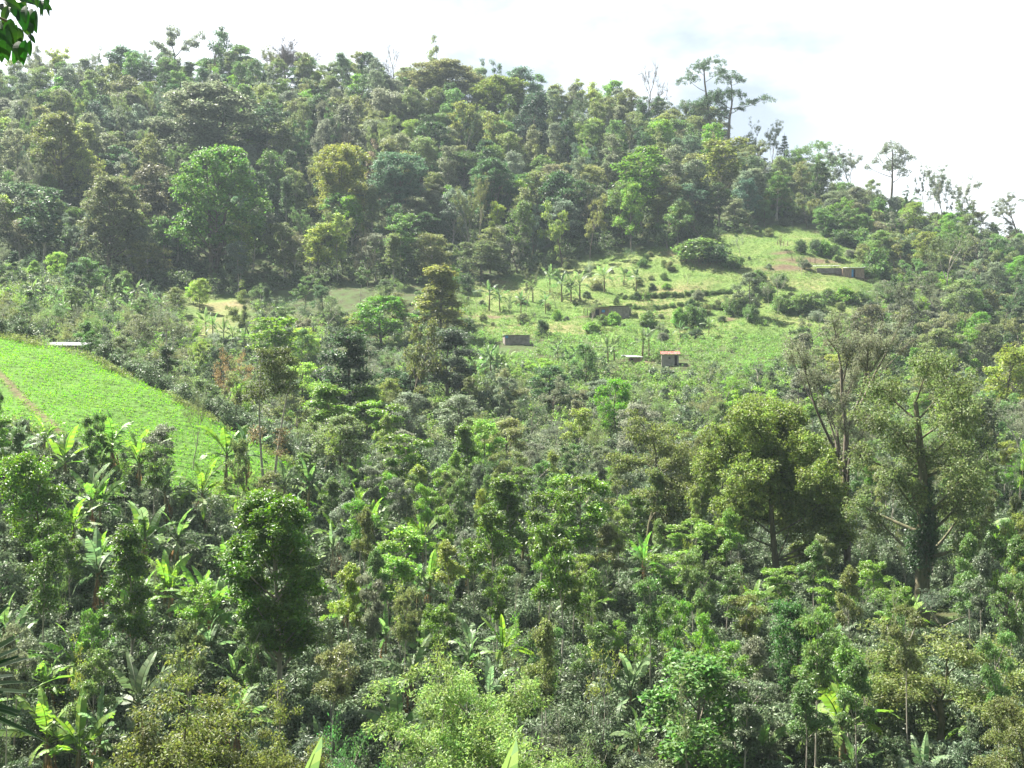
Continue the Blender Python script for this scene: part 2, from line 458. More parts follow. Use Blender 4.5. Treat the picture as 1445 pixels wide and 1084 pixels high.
def write_labels():
    tab = {}
    for o, phrase, px, py in AUTO:
        d, lx, ly, lp = min((math.hypot(px - a, (py - b) * 1.2), a, b, s) for a, b, s in LANDMARKS)
        dx, dy = px - lx, py - ly
        if abs(dy) * 1.2 >= abs(dx): rel = 'above' if dy < 0 else 'below'
        else: rel = 'left of' if dx < 0 else 'right of'
        tab.setdefault((phrase, rel, lp), []).append((d, o.name, o))
    for (phrase, rel, lp), l in tab.items():
        l.sort(key=lambda a: a[:2])
        for k, (d, n, o) in enumerate(l):
            o['label'] = f'{phrase} {rel} {lp}' if len(l) == 1 else f'{ORD[min(k, 19)]} {phrase} {rel} {lp}'

# ------------------------------------------------------------------ plant prototypes
class Proto:
    pass
def finish(kind, bark, crown, bark_mat, leaf_m, bark_name='trunk', crown_name='crown'):
    p = Proto(); p.kind = kind
    cv, _ = (crown or bark).arrays()
    p.H = float(np.percentile(cv[:, 2], 99.7)); r = np.hypot(cv[:, 0], cv[:, 1])
    p.W = float(np.percentile(np.abs(cv[:, 0]), 98) + np.percentile(np.abs(cv[:, 1]), 98))
    p.bark = bark.mesh(kind + '_' + bark_name, bark_mat, True)
    p.crown = crown.mesh(kind + '_' + crown_name, leaf_m) if crown else None
    p.bark_name, p.crown_name = bark_name, crown_name
    return p
def curve(a, b, bend, n=6):
    a, b, bend = [np.asarray(v, float) for v in (a, b, bend)]
    s = np.linspace(0, 1, n)[:, None]
    m = (a + b) / 2 + bend
    return (1 - s) ** 2 * a + 2 * s * (1 - s) * m + s ** 2 * b
PROFILES = {
    'dome': lambda t: math.sqrt(max(0.05, 1 - (2 * t - 0.75) ** 2 / 1.7)),
    'column': lambda t: 0.75 + 0.25 * math.sin(math.pi * t),
    'cone': lambda t: 1.05 - 0.85 * t,
    'top': lambda t: 0.45 + 0.55 * math.sin(math.pi * min(1, t * 0.75)),
}
def tree_lobed(kind, seed, H, z0, R, n_lobe, lr, profile='dome', n_clump=12, cr=0.9, per=40, Ls=0.5, Ws=0.28, trunk_r=0.25, bark=M_BARK, leaf=M_LEAF,
               up=0.7, flat=0.65, droop=0.15, lean=0.4, limbs=True, twin=1, jit=0.55, lobe_flat=0.75):
    rng = np.random.default_rng(seed)
    B, C = Geo(), Geo()
    pf = PROFILES[profile]
    top = np.array([rng.normal() * lean, rng.normal() * lean, H - lr * 0.8])
    mid = np.array([rng.normal() * lean, rng.normal() * lean, H * 0.5])
    s = np.linspace(0, 1, 10)[:, None]
    axis = (1 - s) ** 2 * np.array([0, 0, -0.6]) + 2 * s * (1 - s) * mid + s ** 2 * top
    rad = trunk_r * (1 - 0.85 * s[:, 0]) * (1 + 0.5 * np.exp(-s[:, 0] * 18))
    for k in range(twin):
        a2 = axis.copy()
        if twin > 1:
            an = k * 2 * math.pi / twin + 0.5
            a2[:, 0] += math.cos(an) * (0.25 + 0.10 * a2[:, 2].clip(0)) ; a2[:, 1] += math.sin(an) * (0.25 + 0.10 * a2[:, 2].clip(0))
        B.tube(a2, rad * (1 if twin == 1 else 0.75), 8)
    def at(z):
        return np.array([np.interp(z, axis[:, 2], axis[:, i]) for i in range(3)])
    ga = rng.random() * 6.28
    for i in range(n_lobe):
        tt = (i + rng.random()) / n_lobe
        z = z0 + (H - z0) * (0.06 + 0.9 * tt)
        r = lr * rng.uniform(0.7, 1.2)
        rmax = max(0.0, R * pf(tt) * rng.uniform(0.8, 1.12) - r * 0.75)
        ga += 2.399 + rng.normal() * 0.35
        rr = rmax * math.sqrt(rng.uniform(0.25, 1.0))
        z = min(z, H - r * lobe_flat)
        c = at(z) * np.array([1, 1, 0]) + np.array([math.cos(ga) * rr, math.sin(ga) * rr, z])
        if limbs:
            zs = max(z0 * 0.85, z - rr * 0.9 - 0.3)
            p0 = at(min(zs, H * 0.9)); p0[2] = min(zs, H * 0.9)
            tr = float(np.interp(p0[2], axis[:, 2], rad))
            B.tube(curve(p0, c, [0, 0, -0.12 * rr], 6), np.linspace(max(tr * 0.5, 0.03), 0.02 + trunk_r * 0.08, 6), 5)
        d = rand_dirs(rng, n_clump)
        d[:, 2] = np.where(d[:, 2] < -0.35, -d[:, 2], d[:, 2])
        cc = c + d * np.array([1, 1, lobe_flat]) * r * (rng.uniform(0.55, 1.0, (n_clump, 1)))
        if limbs:
            for q in cc[:4]: B.tube(curve(c, q, [0, 0, 0.05], 3), [0.02 + trunk_r * 0.06, 0.015 + trunk_r * 0.03, 0.01], 4)
        clump_leaves(C, rng, cc, cr * rng.uniform(0.7, 1.25, n_clump), per, Ls, Ws, up, flat, droop, jit)
    return finish(kind, B, C, bark, leaf)

def tree_branch(kind, seed, H, trunk_len, trunk_r, depth=4, spread=0.6, ratio=0.72, kids=(2, 3), pad=None, bark=M_BARK, leaf=M_LEAF, up_pull=0.25, twig=None, first=(3, 4), wig=0.18, lean=0.1, flat_pull=0.0, trunk_prop=True):
    """forking limbs; pad = (radius, blades, length, width, flatness) puts a pad of leaves on each tip"""
    rng = np.random.default_rng(seed)
    B, C = Geo(), Geo()
    tips = []
    def grow(p, d, ln, r, dep):
        n = 5
        pts = [p]; dd = d.copy()
        for i in range(n - 1):
            dd = unit(dd + rng.normal(size=3) * wig + np.array([0, 0, up_pull * 0.25]) - np.array([0, 0, flat_pull * max(0, dd[2]) * 0.3]))
            pts.append(pts[-1] + dd * ln / (n - 1))
        pts = np.array(pts)
        r1 = r * 0.68
        B.tube(pts, np.linspace(r, r1, n), 7 if dep == depth else (5 if dep > 1 else 4))
        if dep == 0:
            tips.append((pts[-1], dd)); return
        k = rng.integers(kids[0], kids[1] + 1) if dep < depth else rng.integers(first[0], first[1] + 1)
        a0 = rng.random() * 6.28
        for j in range(k):
            a = a0 + j * 2 * math.pi / k + rng.normal() * 0.3
            e = unit(np.cross(dd, rand_dirs(rng, 1)[0])) if abs(dd[2]) < 0.6 else np.array([math.cos(a), math.sin(a), 0])
            sp = spread * rng.uniform(0.6, 1.3)
            start = pts[-1] if j == 0 else pts[rng.integers(2, n)]
            grow(start, unit(dd * (1.0 if j else 1.2) + e * sp * (1 if j else 0.45)), ln * ratio * rng.uniform(0.75, 1.2), r1 * (0.85 if j == 0 else 0.65), dep - 1)
            if dep <= 2: tips.append((pts[3], dd))
    grow(np.array([0, 0, -0.5]), unit(np.array([rng.normal() * lean, rng.normal() * lean, 1])), trunk_len, trunk_r, depth)
    T = np.array([a for a, b in tips]); TD = np.array([b for a, b in tips])
    if twig:
        n_t, l_t, r_t = twig
        for q, dq in zip(T, TD):
            for _ in range(n_t):
                e = q + unit(dq + rng.normal(size=3) * 0.6) * l_t * rng.uniform(0.5, 1.2)
                B.tube(curve(q, e, rng.normal(size=3) * l_t * 0.08, 3), [r_t, r_t * 0.8, r_t * 0.4], 4)
    if pad:
        clump_leaves(C, rng, T + TD * pad[0] * 0.2, pad[0] * rng.uniform(0.7, 1.2, len(T)), pad[1], pad[2], pad[3], 0.9, pad[4], 0.1)
    bv = B.arrays()[0] if not pad else C.arrays()[0]
    k = H / np.percentile(bv[:, 2], 99.7)
    for G in (B, C): G.v = [v * k for v in G.v]
    return finish(kind, B, C if pad else None, bark, leaf)

def shrub(kind, seed, H, W, n_clump, cr, per, Ls, Ws, leaf=M_COFFEE, bark=M_BARK, stems=3, up=0.5, flat=0.8, droop=0.3, low=0.1):
    rng = np.random.default_rng(seed)
    B, C = Geo(), Geo()
    u = rng.random(n_clump)
    z = H * (low + (0.97 - low) * u ** 0.8)
    rad = W / 2 * np.sqrt(np.clip(1.05 - (u * 1.5 - 0.55) ** 2, 0.1, 1)) * np.sqrt(rng.uniform(0.1, 1, n_clump)) - cr * 0.3
    a = rng.random(n_clump) * 6.283
    cc = np.stack([np.cos(a) * rad, np.sin(a) * rad, z - cr * 0.4], -1)
    clump_leaves(C, rng, cc, cr * rng.uniform(0.7, 1.3, n_clump), per, Ls, Ws, up, flat, droop, 0.65)
    for k in range(stems):
        an = rng.random() * 6.28
        B.tube(curve([0.1 * math.cos(an), 0.1 * math.sin(an), -0.3], [W * 0.2 * math.cos(an), W * 0.2 * math.sin(an), H * 0.9], [0.1 * math.cos(an), 0.1 * math.sin(an), 0], 6), np.linspace(0.035, 0.012, 6) * (H / 3), 5)
    for q in cc[:max(4, n_clump // 5)]:
        B.tube(curve([q[0] * 0.2, q[1] * 0.2, q[2] * 0.85], q, [0, 0, 0.05], 4), np.linspace(0.014, 0.006, 4) * (H / 3), 4)
    return finish(kind, B, C, bark, leaf, 'stem', 'foliage')

def banana_leaf(rng, base, azim, elev, length, width, torn=0.5, stiff=1.0):
    """arching blade in torn strips either side of its midrib"""
    g = Geo()
    n = 15
    h = np.array([math.cos(azim), math.sin(azim), 0.0])
    pts = [np.array(base, float)]; e = elev
    pet = 0.16
    for i in range(n):
        st = length / n
        d = h * math.cos(e) + np.array([0, 0, math.sin(e)])
        pts.append(pts[-1] + d * st)
        e -= (1.9 / n) * (0.35 + 1.1 * i / n) * (1.25 - 0.75 * math.sin(max(0.0, elev))) / stiff
    pts = np.array(pts)
    s = np.linspace(0, 1, n + 1)
    w = np.where(s < pet, 0.02, np.sin(np.clip((s - pet) / (1 - pet), 0, 1) ** 0.7 * math.pi) ** 0.62) * width / 2
    side = np.array([-h[1], h[0], 0.0])
    tan = unit(np.gradient(pts, axis=0))
    nor = unit(np.cross(tan, side)); nor = np.where(nor[:, 2:] < 0, -nor, nor)
    roll = rng.normal() * 0.25
    sd = side * math.cos(roll) + nor * math.sin(roll)
    for sg in (-1, 1):
        dr0 = rng.uniform(-0.25, 0.2)
        for i in range(2, n):
            ripped = rng.random() < torn
            if ripped: dr0 = float(np.clip(dr0 + rng.normal() * 0.5, -1.2, 0.4))
            gap = 0.3 if ripped else 0.0
            a, b = pts[i], pts[i + 1]
            t0 = tan[i] * length / n * 0.55
            ea = a + sg * sd[i] * w[i] + nor[i] * w[i] * dr0 + t0 + tan[i] * length / n * gap
            eb = b + sg * sd[i + 1] * w[i + 1] + nor[i + 1] * w[i + 1] * dr0 + t0
            g.add([a, b, eb, ea], [[0, 1, 2, 3]])
    g.tube(pts[:-1], np.linspace(0.03, 0.006, n) * (length / 2), 4)
    return g
def banana(seed, stem_h, n_leaf, length, width, torn, stem_r=0.11, dead=2, min_el=0.15):
    rng = np.random.default_rng(seed)
    p = Proto(); p.kind = 'banana_plant'
    B = Geo()
    B.tube(curve([0, 0, -0.4], [rng.normal() * 0.15, rng.normal() * 0.15, stem_h], [0.05, 0, 0], 7), np.linspace(stem_r * 1.25, stem_r * 0.6, 7), 8)
    tip = B.v[0][-8:].mean(0)
    p.stem = B.mesh('banana_stem', M_PSEUDO, True)
    p.leaves = []; vs_ = []
    for k in range(n_leaf):
        f = k / max(1, n_leaf - 1)
        el = math.radians(84) * (1 - f) + min_el * f + rng.normal() * 0.08
        lg = banana_leaf(rng, tip - np.array([0, 0, 0.25 * f]), k * 2.4 + rng.normal() * 0.3, el, length * rng.uniform(0.8, 1.1), width * rng.uniform(0.85, 1.1), torn * (0.35 if k == 0 else 1), 1.0)
        vs_.append(lg.arrays()[0])
        p.leaves.append(lg.mesh('banana_leaf', M_BANANA))
    p.dead = []
    for k in range(dead):
        lg = banana_leaf(rng, tip - np.array([0, 0, 0.3]), rng.random() * 6.28, -0.75, length * 0.8, width * 0.35, 0.9, 0.9)
        p.dead.append(lg.mesh('banana_dry_leaf', M_DRY))
    v = np.concatenate(vs_)
    p.H = float(v[:, 2].max()); p.W = float(np.percentile(np.abs(v[:, :2]), 97) * 2)
    # the same plant as one light mesh for far-off copies
    G = Geo()
    for m in p.leaves + [p.stem]:
        v = np.empty(len(m.vertices) * 3); m.vertices.foreach_get('co', v)
        q = np.empty(len(m.loops), int); m.loops.foreach_get('vertex_index', q)
        G.add(v.reshape(-1, 3), q.reshape(-1, 4))
    p.far = G.mesh('banana_plant_far', M_BANANA)
    p.far.materials.append(M_PSEUDO)
    n = len(p.far.polygons); mi = np.zeros(n, dtype=np.int32); mi[n - len(p.stem.polygons):] = 1
    p.far.polygons.foreach_set('material_index', mi)
    return p

def place_tree(p, name, x, y, z, h, w, color, rot, bark_color=None):
    e = bpy.data.objects.new(name, None); COL.objects.link(e)
    e.empty_display_size = 0.5
    e.location = (x, y, z); e.rotation_euler = (0, 0, rot)
    e.scale = (w / p.W, w / p.W, h / p.H)
    obj(p.bark_name, p.bark, e)
    if p.crown: obj(p.crown_name, p.crown, e, color)
    return e
def place_shrub(p, name, x, y, z, h, w, color, rot):
    """foliage is the thing's own mesh, its stems a part"""
    o = obj(name, p.crown, None, color)
    o.location = (x, y, z); o.rotation_euler = (0, 0, rot); o.scale = (w / p.W, w / p.W, h / p.H)
    obj('stem', p.bark, o)
    return o
BAN_COL = [(0.125, 0.21, 0.066), (0.145, 0.25, 0.055), (0.135, 0.20, 0.09), (0.165, 0.275, 0.052)]
def place_banana(p, x, y, z, h, rot, rnd, col, name='banana_plant', dead=True, wscale=1.0):
    e = bpy.data.objects.new(name, None); COL.objects.link(e)
    s = h / p.H
    e.location = (x, y, z); e.rotation_euler = (0, 0, rot); e.scale = (s * wscale, s * wscale, s)
    obj('pseudostem', p.stem, e)
    for k, m in enumerate(p.leaves):
        f = 1.0 + (0.15 if k < 2 else -0.03 * k + 0.1)
        obj('leaf', m, e, tuple(c * f for c in col))
    if dead:
        for m in p.dead: obj('dry_leaf', m, e, (0.20, 0.13, 0.07))
    return e

R = random.Random(7)
PAL = {
    'dark green': (0.054, 0.092, 0.034), 'mid green': (0.105, 0.165, 0.050), 'bright green': (0.140, 0.235, 0.045),
    'yellow green': (0.19, 0.235, 0.056), 'olive green': (0.135, 0.160, 0.058), 'grey green': (0.128, 0.152, 0.094),
    'brown-tinged': (0.138, 0.152, 0.078), 'blue green': (0.082, 0.132, 0.078), 'lime green': (0.21, 0.31, 0.06),
}
def vary(c, a=0.18):
    k = 1 + R.uniform(-a, a)
    return (c[0] * k * (1 + R.uniform(-a, a) * 0.6), c[1] * k, c[2] * k * (1 + R.uniform(-a, a) * 0.6))

# ------------------------------------------------------------------ haze: the air of the valley
hb = Geo(); hb.box(-930, 930, -160, 1010, float(ZZ.min()) - 1.0, float(max(ZZ.max(), 0)) + 60.0)
M_HAZE = bpy.data.materials.new('haze')
t, out = nodes_of(M_HAZE)
pv = t.nodes.new('ShaderNodeVolumePrincipled')
pv.inputs['Color'].default_value = (0.74, 0.88, 1.0, 1)
pv.inputs['Density'].default_value = HAZE_DENSITY
pv.inputs['Anisotropy'].default_value = 0.0
t.links.new(pv.outputs['Volume'], out.inputs['Volume'])
haze = obj('haze', hb.mesh('haze', M_HAZE)); haze['kind'] = 'stuff'

# ------------------------------------------------------------------ prototypes
P_BROAD = [tree_lobed('forest_tree', 100 + i, 16, 3.5, 5.6, 17, 1.9, 'dome', 11, 0.95, 32, 0.5, 0.28, 0.30, lobe_flat=0.9, lean=0.8, bark=M_PALE if i % 2 else M_BARK) for i in range(7)]
P_BIG = [tree_lobed('big_tree', 150 + i, 26, 5.0, 9.0, 38, 2.5, 'dome', 14, 1.1, 42, 0.55, 0.3, 0.5, lobe_flat=0.85, lean=1.2, twin=2) for i in range(3)]
P_SLIM = [tree_lobed('slender_tree', 200 + i, 17, 4.5, 3.1, 13, 1.35, ['column', 'top', 'column', 'dome', 'cone'][i], 10, 0.85, 30, 0.46, 0.26, 0.22, bark=M_PALE, lobe_flat=0.9) for i in range(5)]
P_UMB = [tree_branch('umbrella_tree', 300 + i, 15, 6.5, 0.30, 3, 0.95, 0.62, (2, 3), (1.25, 75, 0.45, 0.27, 0.38), first=(4, 5), flat_pull=0.6) for i in range(4)]
P_BARE = [tree_branch('bare_tree', 400 + i, 14, 5.0, 0.36, 4, 0.75, 0.68, (2, 3), None, bark=M_MOSS, twig=(3, 1.3, 0.035)) for i in range(3)]
P_SPARSE = [tree_branch('sparse_tree', 500 + i, 17, 8.0, 0.24, 4, 0.75, 0.6, (2, 3), (0.8, 26, 0.36, 0.2, 0.4), bark=M_PALE, first=(4, 6), twig=(1, 0.9, 0.03), wig=0.1, lean=0.02, flat_pull=0.4) for i in range(3)]
P_INGA = [tree_lobed('shade_tree', 600 + i, 8.5, [3.6, 4.4, 3.0, 4.8, 3.9, 4.2, 2.6, 4.6][i], 2.0, [11, 8, 13, 7, 10, 9, 14, 8][i], [0.72, 0.85, 0.66, 0.9, 0.7, 0.8, 0.62, 0.75][i], ['top', 'dome', 'cone', 'top', 'dome', 'top', 'column', 'cone'][i],
                     12, 0.36, 62, 0.21, 0.095, 0.085, M_PALE, M_GLOSS, up=0.75, lean=0.55, lobe_flat=[0.6, 0.8, 0.7, 0.5, 0.7, 0.6, 0.8, 0.7][i]) for i in range(8)]
P_MID = [tree_lobed('valley_tree', 700 + i, 9.0, 1.8, 3.2, 17, 1.05, 'dome', 11, 0.55, 36, 0.28, 0.145, 0.15, M_BARK, M_LEAF, lean=0.5, lobe_flat=0.85) for i in range(5)]
P_FEATHER = [tree_branch('feathery_tree', 800 + i, 8.5, 3.2, 0.13, 4, 0.8, 0.68, (2, 3), (0.62, 26, 0.20, 0.075, 0.5), bark=M_PALE, first=(3, 4)) for i in range(3)]
P_SAP = [tree_branch('sapling', 900 + i, 6.0, 3.2, 0.07, 3, 0.5, 0.62, (2, 3), (0.38, 15, 0.2, 0.085, 0.8), bark=M_PALE, leaf=M_GLOSS, first=(2, 3)) for i in range(4)]
P_COFFEE = [shrub('coffee_shrub', 1000 + i, 3.0, 2.1, 46, 0.27, 66, 0.19, 0.085, leaf=M_COFFEE, stems=5, up=0.35) for i in range(6)]
P_BUSH = [shrub('bush', 1100 + i, 2.6, 3.0, 60, 0.42, 42, 0.27, 0.14, leaf=M_LEAF, stems=4) for i in range(4)]
P_BAN = [banana(1200 + i, [2.0, 2.6, 1.7, 2.3, 3.0][i], [9, 10, 8, 11, 9][i], [2.1, 2.3, 2.0, 2.2, 2.4][i], 0.46, [0.7, 0.85, 0.55, 0.9, 0.8][i], dead=[1, 2, 0, 3, 2][i]) for i in range(5)]
def dims(h_px, w_px, Y): return h_px * Y / F, w_px * Y / F

# ------------------------------------------------------------------ hand-placed trees
OCC = []             # x, y, radius kept free of random plants
def tree_at(p, name, cat, px, base, top, w, color, label, phrase=None, Y=None, rot=None, group=None, occ=None, forest=False):
    if Y is None: Y = depth_at(px, base, 250 if forest else 30, 0.0 if forest or base < 520 else 1.5)
    if Y is None: Y = float(lerp_tab(CREST, px))
    x, y, z = on_ground(px, Y)
    h = (CY - top) / F * Y - z
    e = place_tree(p, name, x, y, z, h, w / F * Y, color, R.random() * 6.28 if rot is None else rot)
    tag(e, label, cat, group)
    LANDMARKS.append((px, (top * 0.6 + base * 0.4), phrase or 'the ' + label))
    OCC.append((x, y, w / F * Y * (0.33 if occ is None else occ)))
    return e
D = PAL
def limb_tree(kind, seed, trunk, pads, s, r0, dens=1.0, bark=M_BARK, lsize=0.42, depth=1.2, clump=0.75, fill=0.05, full=0.0):
    """a tree from its trunk line and foliage pads, given in photograph pixels relative to its foot; s = metres per pixel"""
    rng = np.random.default_rng(seed); B, C = Geo(), Geo()
    tr = np.array([(a * s, rng.normal() * 0.3, -b * s) for a, b in trunk]); tr[0] = (0, 0, -1.0)
    tt = np.linspace(0, 1, len(tr)); t2 = np.linspace(0, 1, 12)
    ax = np.stack([np.interp(t2, tt, tr[:, i]) for i in range(3)], -1); rr = r0 * (1 - 0.75 * t2)
    B.tube(ax, rr, 8)
    for a, b, w, h in pads:
        w, h = w * (1 + 0.25 * full), h * (1 + 0.7 * full)
        c = np.array([a * s, rng.uniform(-0.35, 0.35) * w * s + rng.uniform(-1, 1) * depth, -b * s])
        d = np.hypot(ax[:, 0] - c[0], ax[:, 2] - c[2] + 2.0) + np.where(ax[:, 2] > c[2] - 1.0, 6, 0)
        j = int(np.argmin(d))
        lb = curve(ax[j], c, [0, 0, -0.1 * abs(a) * s + rng.normal() * 0.3], 7); B.tube(lb, np.linspace(max(0.1 * (1 - 0.5 * full), rr[j] * (0.55 - 0.3 * full)), 0.05, 7), 5)
        n = max(5, int(w * h * fill)); e = rand_dirs(rng, n) * rng.uniform(0.4, 1, (n, 1)) * np.array([w, w, h]) * s * 0.5
        if full < 0.8: e[:, 2] = np.abs(e[:, 2]) * 0.9 - 0.15 * h * s
        for q in e[:6]: B.tube(curve(c, c + q, [0, 0, 0.1], 3), [0.05, 0.035, 0.02], 4)
        clump_leaves(C, rng, c + e, clump, int(34 * dens), lsize, lsize * 0.55, 0.75, 0.5 + 0.2 * full)
    return finish(kind, B, C, bark, M_LEAF)
# trees of the near and middle ground
t_dark = tree_lobed('dense_tree', 11, 13.0, 3.8, 2.5, 46, 0.68, 'column', 14, 0.46, 70, 0.2, 0.095, 0.17, M_PALE, M_GLOSS, up=0.8, lobe_flat=0.8)
tree_at(t_dark, 'dense_tree', 'tree', 395, 1000, 698, 122, (0.085, 0.155, 0.02), 'tall dense tree with a high dark column of glossy leaves on a pale trunk', 'the tall dense glossy tree')
t_col = tree_lobed('dense_tree', 12, 9.5, 2.6, 1.5, 22, 0.55, 'dome', 12, 0.42, 46, 0.2, 0.1, 0.10, M_PALE, M_GLOSS, up=0.8)
tree_at(t_col, 'column_tree', 'tree', 186, 938, 742, 62, (0.075, 0.13, 0.022), 'narrow dark conical tree on a thin white trunk among coffee shrubs', 'the narrow dark conical tree')
t_bush1 = tree_lobed('round_tree', 13, 7.0, 1.6, 2.4, 13, 1.1, 'dome', 16, 0.5, 52, 0.21, 0.10, 0.12, M_BARK, M_GLOSS, up=0.8)
tree_at(t_bush1, 'round_tree', 'tree', 66, 790, 640, 98, (0.11, 0.19, 0.028), 'leafy round tree with dark hollow in front of the green crop field', 'the leafy round tree by the field')
t_thin = tree_lobed('thin_tree', 14, 10.0, 4.0, 1.4, 12, 0.75, 'column', 12, 0.42, 42, 0.2, 0.1, 0.09, M_PALE, M_GLOSS)
tree_at(t_thin, 'thin_tree', 'tree', 66, 930, 735, 62, (0.085, 0.14, 0.03), 'thin two-tiered tree rising from coffee near the spiky leaves', 'the thin two-tiered tree')
t_tw = tree_lobed('tuft_tree', 15, 13.0, 8.2, 2.3, 10, 1.1, 'dome', 14, 0.5, 44, 0.22, 0.10, 0.16, M_PALE, M_LEAF, twin=2, lean=0.5)
# reddish lower tufts on the twin trunks
e = tree_at(t_tw, 'twin_trunk_tree', 'tree', 380, 690, 490, 78, (0.075, 0.095, 0.03), 'twin-trunked tree with high olive crown and reddish lower tufts at field corner', 'the twin-trunked tree')
rng = np.random.default_rng(5)
for q, r_ in (((0.9, -0.3, 6.1), 0.75), ((1.0, -0.2, 5.4), 0.6), ((-0.9, 0.2, 4.3), 0.55), ((-1.0, 0.1, 6.0), 0.65), ((-0.9, 0.2, 5.2), 0.6)):
    tg = Geo(); clump_leaves(tg, rng, np.array([q]), [r_], 160, 0.2, 0.09)
    obj('reddish_foliage', tg.mesh('tuft', M_LEAF), e, (0.15, 0.115, 0.055))
t_sp = [tree_lobed('mid_tree', 20 + i, 10.0, 2.0, 3.0, 14, 1.2, 'dome', 13, 0.6, 44, 0.3, 0.16, 0.17, M_BARK, M_LEAF) for i in range(2)]
tree_at(t_sp[0], 'valley_tree', 'tree', 498, 605, 465, 92, (0.042, 0.068, 0.03), 'dark open-crowned tree standing over the valley coffee', 'the dark open-crowned tree')
t_con = tree_lobed('conical_tree', 23, 14.0, 2.0, 3.4, 16, 1.3, 'cone', 13, 0.7, 40, 0.4, 0.22, 0.2, M_BARK, M_LEAF)
tree_at(t_con, 'conical_tree', 'tree', 620, 478, 374, 68, (0.15, 0.16, 0.045), 'tall yellowish brown conical tree at the pasture corner', 'the yellowish brown conical tree', Y=228)
tree_at(P_UMB[0], 'umbrella_tree', 'tree', 582, 580, 450, 92, (0.10, 0.115, 0.038), 'olive domed tree with two bare pale stems in mid valley', 'the olive domed tree')
tree_at(t_sp[1], 'valley_tree', 'tree', 636, 565, 465, 82, (0.055, 0.075, 0.045), 'dark grey-green round tree beside the olive domed tree', 'the dark grey-green round tree')
tree_at(P_MID[0], 'valley_tree', 'tree', 540, 490, 418, 84, (0.10, 0.19, 0.035), 'light green rounded tree below the shaded forest foot', 'the light green rounded tree')
tree_at(P_SLIM[0], 'valley_tree', 'tree', 388, 530, 448, 66, (0.13, 0.21, 0.03), 'lime green ragged tree rising behind the twin-trunked tree', 'the lime ragged tree')
tree_at(P_UMB[1], 'umbrella_tree', 'tree', 352, 480, 398, 62, (0.12, 0.15, 0.05), 'flat-topped two-tiered tree against the dark forest foot', 'the flat-topped two-tiered tree')
tree_at(P_FEATHER[0], 'feathery_tree', 'tree', 320, 548, 492, 54, (0.20, 0.135, 0.065), 'orange-brown leaved small tree above the field ridge', 'the orange-brown small tree', Y=150)
tree_at(P_FEATHER[1], 'feathery_tree', 'tree', 272, 640, 545, 36, (0.11, 0.13, 0.06), 'sparse slender sapling standing in the green crop field', 'the sapling in the field')
tree_at(P_MID[1], 'valley_tree', 'tree', 126, 520, 467, 32, (0.06, 0.12, 0.025), 'small round dark tree on the ridge edge of the crop field', 'the small round ridge tree', Y=131)
tree_at(P_FEATHER[2], 'feathery_tree', 'tree', 235, 500, 412, 84, (0.10, 0.115, 0.055), 'wide thin-leaved greyish tree above the field ridge', 'the thin-leaved greyish tree', Y=185)
tree_at(P_MID[2], 'valley_tree', 'tree', 873, 605, 535, 62, (0.11, 0.22, 0.026), 'bright green round tree in the middle of the valley', 'the bright round valley tree')
t_flat = tree_branch('spreading_tree', 31, 11.0, 3.6, 0.3, 4, 1.1, 0.72, (2, 4), (0.85, 120, 0.20, 0.10, 0.3), first=(5, 6), flat_pull=1.0, bark=M_MOSS)
tree_at(t_flat, 'spreading_tree', 'tree', 915, 745, 584, 178, (0.115, 0.14, 0.04), 'wide flat-crowned brownish tree spreading over the coffee', 'the wide flat-crowned tree')
CED = [(-45, -222, 60, 30), (-15, -232, 74, 30), (18, -222, 64, 32), (-75, -192, 60, 34), (-40, -188, 74, 38), (0, -192, 84, 38), (34, -184, 54, 38), (-88, -156, 50, 34), (-50, -150, 74, 40), (-5, -150, 84, 44), (42, -150, 64, 44),
       (-92, -116, 44, 34), (-56, -110, 64, 40), (0, -110, 84, 44), (48, -114, 74, 44), (-70, -82, 46, 28), (30, -84, 60, 32), (62, -80, 62, 40), (80, -50, 42, 36), (50, -42, 50, 30), (88, -76, 34, 34), (-30, -170, 60, 40), (20, -150, 60, 40), (10, -200, 60, 36)]
t_ced = limb_tree('leaning_tree', 33, [(0, 0), (-8, -50), (-12, -110), (-8, -180)], CED, 92 / F, 0.36, 1.3, M_MOSS, 0.24, 4.0, 0.5, 0.02, 0.8)
t_ced.W = 196 / F * 92
tree_at(t_ced, 'leaning_tree', 'tree', 1100, 808, 564, 196, (0.13, 0.17, 0.04), 'large broad olive-crowned tree with sunlit top and thick trunk', 'the large olive-crowned tree', rot=0.0)
t_tall = tree_branch('tall_tree', 35, 23.0, 13.5, 0.46, 4, 0.85, 0.5, (2, 4), (0.85, 66, 0.22, 0.10, 0.6), first=(6, 7), bark=M_BARK, twig=(2, 1.0, 0.02), wig=0.03, lean=0.0)
tree_at(t_tall, 'tall_tree', 'tree', 1196, 795, 436, 178, (0.135, 0.15, 0.085), 'very tall straight pale-trunked tree with thin greyish crown', 'the very tall pale-trunked tree')
IVY = [(-82, -268, 60, 30), (-50, -308, 64, 30), (0, -340, 70, 26), (50, -312, 74, 36), (82, -272, 60, 40), (-92, -218, 50, 30), (-40, -250, 64, 36), (20, -276, 74, 40), (70, -222, 74, 44), (92, -182, 60, 44), (62, -162, 64, 44), (-60, -192, 50, 30),
       (-78, -150, 44, 30), (0, -212, 64, 40), (36, -190, 54, 40), (95, -140, 50, 40), (-48, -130, 40, 28), (62, -112, 54, 40), (-20, -300, 60, 30), (30, -330, 50, 24), (-30, -170, 44, 28)]
t_ivy = limb_tree('forked_tree', 37, [(0, 0), (2, -110), (0, -200), (-8, -290)], IVY, 80 / F, 0.72, 1.2, M_MOSS, 0.22, 4.2, 0.55, 0.012, 0.8)
t_ivy.W = 255 / F * 80
